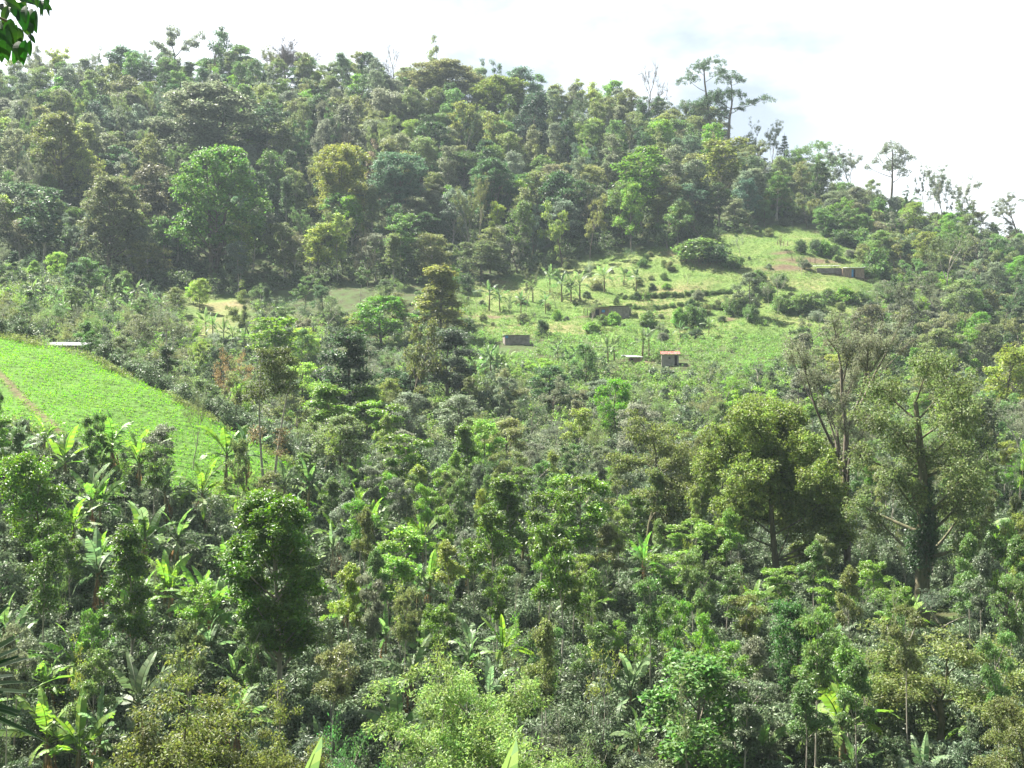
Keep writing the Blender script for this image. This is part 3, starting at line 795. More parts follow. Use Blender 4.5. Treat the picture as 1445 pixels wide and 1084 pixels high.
e = tree_at(t_ivy, 'forked_tree', 'tree', 1300, 852, 500, 222, (0.115, 0.148, 0.052), 'massive climber-wrapped tree with thick trunk and broad dull crown', 'the massive climber-wrapped tree', rot=0.0)
iv = Geo(); rng = np.random.default_rng(8)
zc = rng.uniform(3.5, 9.5, 120); ac = rng.random(120) * 6.28; rc = 0.42 + 0.5 * np.sin((zc - 3.0) / 7 * 3.14).clip(0, 1)
clump_leaves(iv, rng, np.stack([np.cos(ac) * rc, np.sin(ac) * rc, zc], -1), 0.5, 60, 0.22, 0.13, 0.4, 1.0, 0.5)
obj('climber', iv.mesh('climber', M_GLOSS), e, (0.05, 0.085, 0.034))
# near crowns along the lower edge
def near_tree(p, name, px, top, w, Y, color, label, phrase):
    return tree_at(p, name, 'tree', px, top + 100, top, w, color, label, phrase, Y=Y, occ=0.25)
t_n1 = tree_branch('spreading_tree', 41, 9.0, 2.8, 0.2, 4, 1.0, 0.72, (3, 3), (0.6, 64, 0.17, 0.085, 0.42), first=(6, 7), flat_pull=0.6, bark=M_MOSS)
near_tree(t_n1, 'domed_tree', 300, 908, 270, 46, (0.115, 0.135, 0.034), 'domed brown-green tree crown of small glossy leaves in the near foreground', 'the domed brown-green crown')
t_n2 = tree_branch('spreading_tree', 43, 9.5, 3.0, 0.2, 4, 0.95, 0.74, (3, 3), (0.75, 110, 0.2, 0.075, 0.42), first=(6, 7), flat_pull=0.5, bark=M_PALE)
near_tree(t_n1, 'domed_tree', 395, 985, 190, 43.5, (0.12, 0.14, 0.036), 'lower brown-green crown joined to the domed one in the near foreground', 'the lower brown-green crown')
near_tree(t_n2, 'light_tree', 700, 936, 280, 43, (0.18, 0.255, 0.075), 'pale light-green spreading tree at the bottom centre', 'the pale light-green tree')
t_n3 = tree_branch('spreading_tree', 45, 8.0, 3.0, 0.2, 4, 0.95, 0.72, (2, 3), (0.66, 90, 0.18, 0.085, 0.42), first=(4, 5), flat_pull=0.7, bark=M_MOSS)
near_tree(t_n3, 'olive_tree', 1325, 890, 230, 58, (0.14, 0.172, 0.05), 'flat spreading olive tree crown over the lower coffee', 'the flat olive crown')
t_n4 = tree_lobed('domed_tree', 47, 8.0, 2.2, 3.2, 24, 0.85, 'dome', 13, 0.42, 50, 0.16, 0.08, 0.16, M_MOSS, M_LEAF, lobe_flat=0.6, lean=0.8)
near_tree(t_n4, 'domed_tree', 1418, 985, 130, 45, (0.115, 0.135, 0.045), 'brownish domed crown cut off by the lower corner', 'the brownish corner crown')
near_tree(P_FEATHER[0], 'feathery_tree', 492, 1010, 110, 42, (0.08, 0.16, 0.05), 'small feathery green tree between the domed and the pale crowns', 'the small feathery green tree')
near_tree(P_MID[3], 'valley_tree', 985, 925, 150, 52, (0.09, 0.165, 0.04), 'soft green rounded tree beside the pale light-green tree', 'the soft green rounded tree')
near_tree(P_FEATHER[1], 'feathery_tree', 1345, 836, 95, 76, (0.085, 0.12, 0.075), 'wide grey-green feathery bush at the foot of the massive tree', 'the grey-green feathery bush')
near_tree(P_MID[4], 'valley_tree', 1120, 848, 70, 64, (0.06, 0.125, 0.035), 'upright leafy tree on a thin dark stem below the olive-crowned tree', 'the upright leafy tree')
near_tree(P_FEATHER[2], 'feathery_tree', 830, 1040, 130, 41, (0.11, 0.17, 0.05), 'low light bush joined to the pale tree at the bottom', 'the low light bush')
for px, b, tp, w, c, lab in (
        (1422, 760, 590, 95, (0.16, 0.27, 0.045), 'bright tiered green tree at the right edge'), (1425, 880, 745, 96, (0.18, 0.26, 0.06), 'pale layered tree below the tiered one at the right edge'),
        (1430, 585, 488, 76, (0.17, 0.21, 0.04), 'yellowish tree on a straight dark trunk at the right edge'), (1372, 700, 560, 80, (0.055, 0.075, 0.032), 'dark tree tangled behind the massive climber-wrapped tree')):
    tree_at(P_MID[R.randrange(5)] if 'dark' in lab else P_UMB[R.randrange(4)], 'valley_tree', 'tree', px, b, tp, w, c, lab, 'the ' + ' '.join(lab.split()[:3]))
for px, b, tp, w, c, lab, pr in (
        (1272, 495, 385, 66, (0.075, 0.09, 0.045), 'thin branching dark-limbed tree below the metal-roofed farmhouse', P_SPARSE[0]),
        (1336, 425, 318, 66, (0.095, 0.13, 0.045), 'tall forked tree with exposed limbs on the right slope', P_SPARSE[1]),
        (1225, 520, 430, 60, (0.09, 0.095, 0.05), 'dull grey-brown tree crown on the right slope', P_MID[0]),
        (742, 443, 372, 34, (0.085, 0.10, 0.045), 'very thin bare-stemmed tree standing alone in the pasture', P_SPARSE[2]),
        (1060, 448, 385, 46, (0.08, 0.105, 0.055), 'grey-green round tree on the terraced pasture', P_MID[1])):
    tree_at(pr, 'slope_tree', 'tree', px, b, tp, w, c, lab, 'the ' + ' '.join(lab.split()[:4]), forest=False)
# shade trees over the coffee
INGA = [(818, 838, 670, 82, 1.15), (760, 872, 690, 78, 0.8), (712, 805, 672, 66, 0.85), (688, 875, 712, 68, 0.85), (786, 948, 742, 80, 0.8), (668, 860, 760, 48, 0.9), (902, 765, 698, 52, 1.1),
        (955, 740, 705, 40, 1.2), (978, 805, 735, 66, 1.25), (948, 865, 780, 74, 1.3), (1022, 800, 735, 60, 0.95), (836, 905, 803, 44, 1.0), (548, 890, 745, 96, 1.35), (614, 955, 853, 60, 1.0),
        (902, 955, 880, 42, 1.35), (873, 948, 878, 28, 1.3), (568, 725, 613, 70, 1.0), (545, 655, 566, 64, 1.25), (520, 612, 546, 62, 1.2), (462, 645, 542, 80, 1.1), (612, 760, 663, 50, 1.1),
        (1236, 862, 792, 58, 1.3), (1264, 884, 826, 62, 1.1), (1176, 884, 818, 50, 1.25), (1102, 860, 800, 50, 1.2), (1056, 925, 838, 72, 1.0), (142, 665, 611, 34, 1.4), (226, 685, 603, 60, 1.2),
        (424, 690, 640, 34, 0.9), (100, 845, 760, 56, 0.95), (640, 600, 560, 40, 0.9), (740, 730, 660, 40, 0.9), (1000, 690, 640, 46, 0.95), (700, 930, 800, 46, 0.8), (655, 700, 600, 44, 0.9), (1160, 1010, 905, 62, 0.9), (1040, 1030, 925, 60, 1.1)]
for k, (px, b, tp, w, f) in enumerate(INGA):
    Y = depth_at(px, b, 40, 1.5); x, y, z = on_ground(px, Y)
    c = tuple(v * f for v in (0.118, 0.19, 0.034))
    e = place_tree(P_INGA[(k * 5) % 8], 'shade_tree', x, y, z, (CY - tp) / F * Y - z, w / F * Y, c, R.random() * 6.28)
    hue = 'vivid yellow-green' if f > 1.22 else 'fresh green' if f > 0.95 else 'deep green'
    auto(e, f'{hue} round-topped shade tree', 'tree', 'shade trees over the coffee', px, tp + 20)
    OCC.append((x, y, 0.8))

SKY_SHORT = ['the small layered skyline tree', 'the thin upright skyline tree', 'the wide skyline dome', 'the airy skyline tree', 'the dark topping skyline tree', 'the rounded clump-end tree', 'the leafless fan tree', 'the compact dark skyline tree', 'the small bare skyline tree', 'the leafy umbrella tree', 'the low dark ragged tree', 'the smooth bluish dome', 'the pale flat skyline crown', 'the round green skyline dome', 'the gnarled bare tree', 'the spreading skyline giant', 'the leaning-limbed giant', 'the slim wispy tree', 'the slim flat-topped tree', 'the pointed dark conifer', 'the wide airy ridge tree', 'the pale thin-crowned tree', 'the tall forked ridge tree', 'the tufted thin ridge tree', 'the middle tufted tree', 'the wide-armed ridge tree', 'the dead stub tree', 'the scrawny ridge tree', 'the narrow ridge tree', 'the short airy ridge tree', 'the small open ridge tree', 'the low wispy ridge tree', 'the thick-trunked ridge tree']
# skyline trees
SKY = [(60, 70, 42, 'u', 'brown-tinged', 'small layered tree on the skyline beyond the hanging leaves'), (136, 68, 36, 's', 'grey green', 'thin upright tree on the far upper skyline'),
       (190, 68, 66, 'b', 'blue green', 'wide dome on the skyline before the tallest skyline clump'), (247, 44, 66, 'u', 'grey green', 'airy spreading tree beginning the tallest skyline clump'),
       (300, 37, 78, 'u', 'dark green', 'dark spreading tree topping the tallest skyline clump'), (338, 66, 48, 'b', 'mid green', 'rounded tree ending the tallest skyline clump'),
       (400, 51, 80, 'f', 'brown-tinged', 'leafless fan-shaped grey tree on the skyline'), (525, 74, 38, 'b', 'dark green', 'compact dark tree on the skyline beside a bare one'),
       (562, 61, 42, 'n', 'grey green', 'small bare branching tree on the skyline'), (626, 57, 74, 'u', 'olive green', 'broad leafy umbrella tree on the skyline crest'),
       (700, 80, 46, 'u', 'dark green', 'low dark ragged tree on the falling skyline'), (738, 97, 56, 'b', 'blue green', 'smooth bluish dome on the falling skyline'),
       (815, 113, 64, 'u', 'yellow green', 'pale yellow-green flat crown on the skyline'), (860, 114, 40, 'b', 'bright green', 'round green dome on the skyline near the bare tree'),
       (907, 90, 58, 'n', 'grey green', 'gnarled bare tree with mossy limbs against the sky'), (992, 87, 82, 'U', 'dark green', 'tall spreading giant tree on the skyline'),
       (1032, 100, 96, 'U', 'dark green', 'tall leaning-limbed giant tree beside the other giant'), (1068, 168, 24, 's', 'grey green', 'slim wispy tree below the two giants'),
       (1090, 172, 28, 's', 'grey green', 'slim flat-topped tree before the dark conifer'), (1107, 192, 20, 'c', 'dark green', 'pointed dark conifer on the skyline'),
       (1150, 204, 76, 'U', 'blue green', 'wide airy tree on the ridge next to the conifer'), (1200, 207, 48, 's', 'grey green', 'pale thin-crowned ridge tree with a bare stem'),
       (1257, 199, 72, 'U', 'grey green', 'tall forked ridge tree standing clear of the others'), (1304, 231, 32, 's', 'grey green', 'tufted thin tree on the lower ridge'),
       (1330, 237, 46, 's', 'grey green', 'middle tufted tree of the lower ridge row'), (1358, 249, 48, 's', 'grey green', 'wide-armed tree ending the lower ridge row'),
       (1372, 286, 26, 'n', 'grey green', 'short dead stub tree on the lower ridge'), (1400, 311, 40, 's', 'grey green', 'scrawny tree low on the right ridge'),
       (1318, 246, 26, 's', 'grey green', 'narrow tree between the tufted ridge trees'), (1345, 262, 24, 's', 'grey green', 'short airy tree beside the wide-armed ridge tree'), (1386, 296, 28, 's', 'grey green', 'small open tree past the dead stub on the ridge'), (1420, 318, 26, 's', 'grey green', 'low wispy tree near the right end of the ridge'),
       (1440, 268, 64, 'S', 'grey green', 'thick-trunked tree at the right edge of the ridge')]
t_fan = tree_branch('bare_tree', 51, 14, 4.0, 0.3, 4, 0.55, 0.74, (3, 3), None, bark=plain_mat('grey_twig', (0.24, 0.21, 0.2), 0.9, 0.1), twig=(6, 1.6, 0.03), first=(5, 6))
P_GIANT = [tree_branch('giant_tree', 52 + i, 24, 11, 0.6, 3, 0.95, 0.6, (2, 3), (1.5, 70, 0.5, 0.3, 0.36), first=(4, 5), flat_pull=0.4, twig=(1, 1.2, 0.05)) for i in range(4)]
for k_ in range(4): P_GIANT[k_] = tree_branch('giant_tree', 56 + k_, 24, 11, 0.55, 4, 0.9, 0.62, (2, 3), (1.3, 48, 0.42, 0.24, 0.3), first=(4, 5), flat_pull=0.7, twig=(1, 1.2, 0.04), lean=0.03, wig=0.13)
cg = Geo(); cb = Geo(); rng = np.random.default_rng(61)
cb.tube([(0, 0, -0.5), (0, 0, 8), (0, 0, 15.5)], [0.22, 0.14, 0.03], 6)
for k in range(13):
    zk = 3 + k * 0.93; rk = 2.6 * (1 - k / 14)
    a = rng.random(7) * 6.28
    clump_leaves(cg, rng, np.stack([np.cos(a) * rk * 0.6, np.sin(a) * rk * 0.6, np.full(7, zk)], -1), max(0.3, rk * 0.5), 20, 0.5, 0.2, 0.5, 0.35, 0.3)
P_CON = finish('conifer', cb, cg, M_BARK, M_LEAF)
SM = 405 / F
HAND = {992: (limb_tree('giant_tree', 1, [(0, 0), (-6, -45), (-12, -85), (-13, -110)], [(-36, -84, 34, 14), (-20, -98, 30, 16), (-2, -102, 44, 14), (10, -94, 26, 12), (14, -70, 44, 16), (-26, -56, 40, 14), (-2, -58, 40, 20), (10, -48, 26, 16), (-30, -44, 24, 12)], SM, 0.62, 1.2, full=0.7, fill=0.045), 1006, 190),
        1032: (limb_tree('giant_tree', 2, [(0, 0), (2, -40), (6, -60), (4, -85)], [(2, -88, 36, 16), (20, -86, 18, 8), (30, -62, 26, 10), (48, -62, 28, 10), (6, -66, 34, 14), (-16, -66, 28, 14), (-14, -48, 30, 16), (-30, -58, 22, 12), (16, -52, 14, 8)], SM, 0.62, 1.2, full=0.7, fill=0.045), 1027, 192),
        1150: (limb_tree('ridge_tree', 3, [(0, 0), (8, -18), (12, -36)], [(-16, -46, 40, 14), (6, -50, 44, 14), (24, -42, 44, 14), (36, -32, 36, 14), (-32, -36, 24, 12), (22, -22, 30, 12), (2, -36, 30, 10), (38, -18, 16, 10)], 378 / F, 0.5, full=0.6), 1144, 258),
        1257: (limb_tree('ridge_tree', 4, [(0, 0), (3, -28), (4, -50), (4, -66)], [(2, -68, 30, 14), (16, -62, 22, 12), (-12, -62, 18, 10), (24, -56, 20, 12), (-22, -52, 16, 8), (-34, -46, 12, 7), (12, -48, 26, 14), (6, -54, 26, 16), (-8, -46, 14, 8), (20, -40, 18, 9)], 362 / F, 0.5, 0.9, full=0.6), 1256, 275)}
for k, (px, tp, w, kd, hue, lab) in enumerate(SKY):
    if px in HAND:
        p, bx, by = HAND[px]; Y = float(lerp_tab(CREST, bx)) - 4; x, y, z = on_ground(bx, Y)
        h = (CY - tp) / F * Y - z
        e = place_tree(p, 'giant_tree' if px < 1100 else 'ridge_tree', x, y, z, h, p.W, D['grey green'] if px > 1200 else D['dark green'] if px < 1100 else D['mid green'], 0.0)
        tag(e, lab, 'tree'); LANDMARKS.append((px, tp + 15, SKY_SHORT[k])); OCC.append((x, y, 3.5)); continue
    Y = float(lerp_tab(CREST, px)) + R.uniform(-6, 2)
    p = {'u': P_UMB[k % 4], 's': P_SPARSE[k % 3], 'b': P_BROAD[k % 6], 'n': P_BARE[k % 3], 'f': t_fan, 'U': P_GIANT[k % 4], 'c': P_CON, 'S': P_GIANT[1]}[kd]
    x, y, z = on_ground(px, Y)
    h = max((CY - tp) / F * Y - z, 6)
    nm = {'u': 'umbrella_tree', 's': 'sparse_tree', 'b': 'forest_tree', 'n': 'bare_tree', 'f': 'bare_tree', 'U': 'giant_tree', 'c': 'conifer', 'S': 'giant_tree'}[kd]
    e = place_tree(p, nm, x, y, z, h, w / F * Y, vary(D[hue], 0.05), R.random() * 6.28)
    tag(e, lab, 'tree'); LANDMARKS.append((px, tp + 15, SKY_SHORT[k])); OCC.append((x, y, 2.5))
# marked trees on the wooded hill
HILL = [(300, 395, 208, 120, 'b', (0.10, 0.175, 0.04), 'big bright green tree lit against the shaded hill foot', 'the big bright green tree'),
        (290, 262, 118, 150, 'b', (0.125, 0.145, 0.088), 'huge grey-brown dome high on the wooded hill', 'the huge grey-brown dome'),
        (478, 330, 203, 84, 'b', (0.17, 0.185, 0.045), 'golden-topped tree on the middle of the wooded hill', 'the golden-topped tree'),
        (560, 320, 215, 90, 'b', (0.075, 0.13, 0.07), 'bluish green crown next to the golden-topped tree', 'the bluish green crown'),
        (505, 300, 197, 70, 'u', (0.15, 0.125, 0.085), 'dusty pinkish-brown crown behind the golden-topped tree', 'the dusty pinkish crown'),
        (905, 325, 213, 72, 's', (0.10, 0.165, 0.035), 'bright lime forest tree above the pasture', 'the bright lime forest tree'),
        (1015, 300, 195, 64, 's', (0.13, 0.15, 0.04), 'yellowish ragged tree below the giant skyline trees', 'the yellowish ragged tree'),
        (90, 290, 162, 80, 'b', (0.12, 0.135, 0.042), 'yellow-green crown on the upper hill below the hanging leaves', 'the upper yellow-green crown'),
        (150, 390, 250, 90, 'b', (0.11, 0.125, 0.055), 'dull olive tree at the shaded hill foot', 'the dull olive foot tree'),
        (375, 250, 145, 60, 's', (0.055, 0.085, 0.045), 'slender dark crown beside the grey-brown dome', 'the slender dark crown'),
        (620, 385, 330, 70, 'u', (0.10, 0.135, 0.045), 'low flat light tree at the forest edge near the conical tree', 'the low flat forest-edge tree'),
        (690, 330, 225, 76, 'b', (0.06, 0.11, 0.04), 'rounded mid-hill tree over the bare pasture stem', 'the rounded mid-hill tree'),
        (750, 230, 130, 56, 'b', (0.035, 0.06, 0.035), 'very dark round crown just under the skyline', 'the very dark round crown'),
        (700, 185, 110, 90, 'b', (0.11, 0.14, 0.035), 'lime-topped crown under the falling skyline', 'the lime-topped crown'),
        (620, 160, 90, 100, 'b', (0.13, 0.135, 0.06), 'russet crown under the leafy umbrella tree', 'the russet crown'),
        (680, 395, 340, 60, 'b', (0.095, 0.12, 0.05), 'pale-branched bushy tree at the pasture edge', 'the pale-branched edge tree'),
        (790, 330, 240, 70, 'b', (0.045, 0.085, 0.032), 'dark leafy tree above the pasture banana clumps', 'the dark leafy hill tree'),
        (220, 360, 235, 64, 's', (0.085, 0.085, 0.05), 'brownish slender tree on the lower hill', 'the brownish slender tree'),
        (60, 380, 260, 70, 's', (0.06, 0.10, 0.045), 'slender green tree at the left hill foot', 'the slender hill-foot tree')]
for px, b, tp, w, kd, c, lab, ph in HILL:
    p = {'b': P_BIG if w >= 76 else P_BROAD, 'u': P_UMB, 's': P_SLIM}[kd]
    tree_at(p[R.randrange(len(p))], {'b': 'forest_tree', 'u': 'umbrella_tree', 's': 'slender_tree'}[kd], 'tree', px, b, tp, w, c, lab, ph, forest=True, occ=0.4)

# ------------------------------------------------------------------ buildings
def gmesh(name, parent, mat, *boxes):
    gg = Geo()
    for b in boxes: gg.box(*b)
    return obj(name, gg.mesh(name, mat), parent)
M_PLANK = plain_mat('weathered_planks', (0.36, 0.27, 0.20), 0.9, 0.1, (0.17, 0.12, 0.09), 3.0, (4, 4, 0.3))
M_BLOCK = plain_mat('grey_block', (0.30, 0.265, 0.235), 0.9, 0.1, (0.18, 0.155, 0.135), 1.5)
M_ROOFD = plain_mat('rusty_roof_sheet', (0.16, 0.14, 0.13), 0.6, 0.3, (0.10, 0.075, 0.06), 1.0, (0.4, 3, 1))
M_ROOFW = plain_mat('galvanised_sheet', (0.36, 0.37, 0.39), 0.6, 0.3, (0.25, 0.25, 0.26), 1.0, (3, 0.5, 1))
M_ROOFR = plain_mat('reddish_roof_sheet', (0.20, 0.055, 0.042), 0.85, 0.05, (0.27, 0.15, 0.13), 2.5, (3, 0.2, 1), lo=0.42, hi=0.58)
M_LIME = plain_mat('pale_plaster', (0.33, 0.31, 0.285), 0.9, 0.1, (0.24, 0.22, 0.20), 1.5)
M_DARK = plain_mat('dark_opening', (0.03, 0.026, 0.022), 0.9, 0.1)
M_WOODD = plain_mat('dark_wood', (0.10, 0.07, 0.05), 0.9, 0.1)
M_BLUE = plain_mat('blue_paint', (0.10, 0.30, 0.55), 0.6, 0.3, (0.08, 0.24, 0.45))
M_RED = plain_mat('red_plastic', (0.55, 0.06, 0.035), 0.5, 0.4, (0.45, 0.05, 0.03))
def corrugated(parent, mat, x0, x1, y0, y1, zf, zb, th=0.05, pitch=0.35, name='roof'):
    """sheet roof sloping from the front edge (zf) to the back (zb), with ribs"""
    gg = Geo()
    n = max(4, int((x1 - x0) / pitch) * 2)
    xs = np.linspace(x0, x1, n + 1); up = np.where(np.arange(n + 1) % 2, 0.05, 0.0)
    top, bot = [], []
    v = []
    for a, u in zip(xs, up):
        v += [(a, y0, zf + u + th), (a, y1, zb + u + th), (a, y0, zf + u), (a, y1, zb + u)]
    q = []
    for i in range(n):
        a, b = i * 4, i * 4 + 4
        q += [[a, b, b + 1, a + 1], [a + 2, a + 3, b + 3, b + 2], [a, a + 2, b + 2, b], [a + 1, b + 1, b + 3, a + 3]]
    q += [[0, 1, 3, 2], [n * 4, n * 4 + 2, n * 4 + 3, n * 4 + 1]]
    gg.add(v, q)
    return obj(name, gg.mesh(name, mat), parent)
HUTS = []
def clear_of_huts(xs, ys):
    k = np.ones(np.shape(xs), bool)
    for a, b in HUTS: k &= ~((np.abs(xs - a * ys / b) < 4.0) & (ys > b - (11 if b > 170 else 26)) & (ys < b + 3))
    return k
def sight_of_huts(x, y):
    return not any(abs(x - a * y / b) < 3.4 and b - (34 if b > 170 else 30) < y < b + 2 for a, b in HUTS)
def building(name, px, base, rot, label, phrase, Y=None, dz=0.0):
    if Y is None: Y = depth_at(px, base, 140)
    x, y, z = on_ground(px, Y)
    e = bpy.data.objects.new(name, None); COL.objects.link(e)
    e.location = (x, y, z + dz); e.rotation_euler = (0, 0, math.radians(rot)); 
    if name != 'brown_hut': HUTS.append((x, y))
    tag(e, label, 'building'); LANDMARKS.append((px, base - 8, phrase)); OCC.append((x, y, 6.0))
    return e, Y
# long shed
e, _ = building('long_shed', 857, 449, -14, 'long low plank and block shed with a dark sheet roof in the pasture', 'the long low shed')
gmesh('plank_wall', e, M_PLANK, (-3.6, -2.75, 0, 0.14, -1, 2.35), (-1.85, 0.35, 0, 0.14, -1, 2.45), (-2.75, -1.85, 0, 0.14, 2.0, 2.4), (-3.6, -3.46, 0.14, 4.0, -1, 2.3))
gmesh('block_wall', e, M_BLOCK, (0.353, 4.9, -0.02, 0.16, -1, 2.5), (4.74, 4.9, 0.16, 4.0, -1, 2.3), (-3.6, 4.737, 3.86, 4.0, -1, 2.2))
gmesh('door', e, M_DARK, (-2.747, -1.853, 0.05, 0.1, -0.6, 1.997))
w_ = gmesh('window', e, M_WOODD, (-1.35, -0.45, -0.03, 0.004, 1.2, 1.95)); gmesh('shutter', w_, M_BLUE, (-1.25, -0.55, -0.06, -0.033, 1.28, 1.87))
for xx in (-5.3, -4.5): gmesh('porch_post', e, M_WOODD, (xx, xx + 0.12, -0.5, -0.38, -1, 2.3))
corrugated(e, M_ROOFD, -5.6, 0.3, -0.75, 4.3, 2.50, 2.75); corrugated(e, M_ROOFD, 0.31, 5.3, -0.5, 4.3, 2.62, 2.70)
# small shed
e, _ = building('small_shed', 946, 517, -6, 'tiny pale hut with a reddish striped sheet roof', 'the tiny pale hut', dz=0.5)
gmesh('wall', e, M_LIME, (-1.55, -0.35, 0, 0.12, -1.0, 1.55), (0.0, 0.75, 0, 0.12, -1, 1.55), (-0.35, 0, 0, 0.12, -1, 0.75), (-0.35, 0, 0, 0.12, 1.1, 1.55), (1.25, 1.5, 0, 0.12, -1, 1.55), (-1.55, -1.43, 0.12, 2.2, -1, 1.5), (1.38, 1.5, 0.12, 2.2, -1, 1.5))
gmesh('window', e, M_DARK, (-0.345, -0.005, 0.05, 0.08, 0.753, 1.097)); gmesh('door', e, M_DARK, (0.755, 1.245, 0.05, 0.08, -0.8, 1.53))
corrugated(e, M_ROOFR, -1.75, 1.8, -0.45, 2.5, 1.60, 2.15)
# flat block house
e, _ = building('block_house', 730, 486, 8, 'grey flat-roofed block house with a blue corner', 'the grey flat-roofed house')
gmesh('wall', e, M_BLOCK, (-2.5, 2.5, 0, 0.15, -1.5, 1.75), (-2.5, -2.35, 0.15, 4, -1.5, 1.7), (2.35, 2.5, 0.15, 4, -1.5, 1.7))
corrugated(e, M_ROOFD, -2.7, 2.7, -0.2, 4.3, 1.78, 1.9); gmesh('blue_panel', e, M_BLUE, (-2.45, -1.85, -0.04, -0.003, 1.2, 1.7))
# dark hut half hidden among trees
e, _ = building('brown_hut', 897, 517, 25, 'half-hidden brown hut in the brush beside the tiny hut', 'the half-hidden brown hut')
gmesh('wall', e, M_PLANK, (-1.4, 1.2, 0, 0.12, -1, 1.5), (1.08, 1.2, 0.12, 2.2, -1, 1.4)); corrugated(e, M_ROOFW, -1.6, 1.5, -0.4, 2.5, 1.55, 1.9)
gmesh('door', e, M_DARK, (-1.1, -0.5, -0.03, -0.003, -0.8, 1.3))
# farmhouse on the upper terrace
e, _ = building('farmhouse', 1196, 391, -4, 'dark plank farmhouse with white metal roof below the ridge', 'the metal-roofed farmhouse')
gmesh('wall', e, M_PLANK, (-1.2, 1.0, 0, 0.14, -1, 2.2), (1.9, 4.1, 0, 0.14, -1, 2.2), (-1.2, -1.06, 0.14, 4, -1, 2.1), (3.96, 4.1, 0.14, 4, -1, 2.1), (1.0, 1.9, 0, 0.14, 1.9, 2.2))
gmesh('door', e, M_BLUE, (1.003, 1.45, 0.05, 0.1, -0.8, 1.897)); gmesh('doorway', e, M_DARK, (1.453, 1.897, 0.05, 0.1, -0.8, 1.897))
gmesh('side_wall', e, M_BLOCK, (-7.2, -1.203, 1.5, 1.65, -1, 2.4)); corrugated(e, M_ROOFW, -0.2, 4.5, -0.6, 4.3, 2.25, 2.75)
corrugated(e, M_ROOFW, -7.6, -1.3, 0.9, 4.8, 2.85, 3.3)
# roof among the coffee beyond the field
e, _ = building('white_roof_house', 96, 520, 12, 'white metal roof showing over the ridge of the crop field', 'the white metal roof', Y=156)
zt = (CY - 485) / F * 156 - e.location.z
gmesh('wall', e, M_BLOCK, (-2.6, 2.4, 0, 0.14, -1, zt - 0.35), (-2.6, -2.46, 0.14, 3, -1, zt - 0.35), (2.26, 2.4, 0.14, 3, -1, zt - 0.35)); gmesh('door', e, M_WOODD, (-0.4, 0.4, -0.03, -0.003, -0.4, 1.8))
corrugated(e, M_ROOFW, -3.0, 2.8, -0.6, 3.6, zt - 0.3, zt + 0.25)
# red drum on the pasture
Y = depth_at(764, 462, 200); x, y, z = on_ground(764, Y)
dg = Geo(); dg.tube([(0, 0, -0.1), (0, 0, 0.28), (0, 0, 0.30), (0, 0, 0.34), (0, 0, 0.6), (0, 0, 0.62), (0, 0, 0.66), (0, 0, 0.95), (0, 0, 0.97)], [0.29, 0.29, 0.31, 0.29, 0.29, 0.31, 0.29, 0.29, 0.26], 16)
dg.tube([(0, 0, 0.955), (0, 0, 0.962)], [0.27, 0.001], 16)
tag(obj('red_drum', dg.mesh('drum', M_RED)), 'small upright red object alone on the pasture', 'drum').location = (x, y, z)
LANDMARKS.append((764, 458, 'the small red object'))
# split-log posts along the upper terrace
M_POST = plain_mat('post_wood', (0.28, 0.22, 0.16), 0.9, 0.1)
pg = Geo(); pg.tube([(0, 0, -0.3), (0.02, 0, 0.6), (0.0, 0.02, 1.25)], [0.11, 0.10, 0.09], 6); pm = pg.mesh('post', M_POST, True)
for px, py in ((1097, 346), (1101, 346), (1106, 347), (1111, 347), (1118, 368), (1131, 369), (1143, 370), (1150, 371)):
    Y = depth_at(px, py, 240); x, y, z = on_ground(px, Y)
    o = obj('fence_post', pm); o.location = (x, y, z); o.rotation_euler = (R.uniform(-.1, .1), R.uniform(-.1, .1), R.random() * 6)
    auto(o, 'short weathered fence post', 'post', 'posts on the upper terrace', px, py)

# ------------------------------------------------------------------ bananas
BAN = [(93, 666, 66), (155, 658, 80), (195, 692, 86), (236, 728, 80), (290, 728, 80), (318, 668, 72), (124, 738, 80), (142, 735, 62), (201, 790, 82), (141, 812, 64), (246, 792, 72), (10, 668, 58), (60, 640, 55), (26, 650, 50),
       (350, 668, 72), (343, 722, 62), (402, 712, 62), (436, 700, 58), (507, 738, 60), (456, 728, 58), (522, 772, 70), (474, 778, 60), (600, 792, 58), (610, 852, 80), (598, 775, 52),
       (708, 950, 86), (656, 962, 60), (895, 1002, 86), (908, 832, 82), (556, 1052, 88), (492, 880, 60), (210, 795, 86), (135, 850, 100), (277, 898, 100), (300, 905, 105), (102, 970, 90), (142, 1078, 104), (188, 1030, 96), (62, 1070, 96), (22, 968, 110),
       (294, 930, 60), (452, 1050, 44), (1175, 940, 68), (1268, 888, 48), (1288, 884, 42), (1396, 1028, 66), (1302, 1110, 70), (1208, 1100, 60), (1372, 775, 46), (1392, 770, 44), (1410, 782, 46), (1384, 790, 40), (1062, 862, 42), (985, 930, 46),
       (378, 800, 60), (420, 830, 56), (470, 800, 62), (505, 690, 44), (630, 1060, 70), (240, 860, 66), (170, 890, 60)]
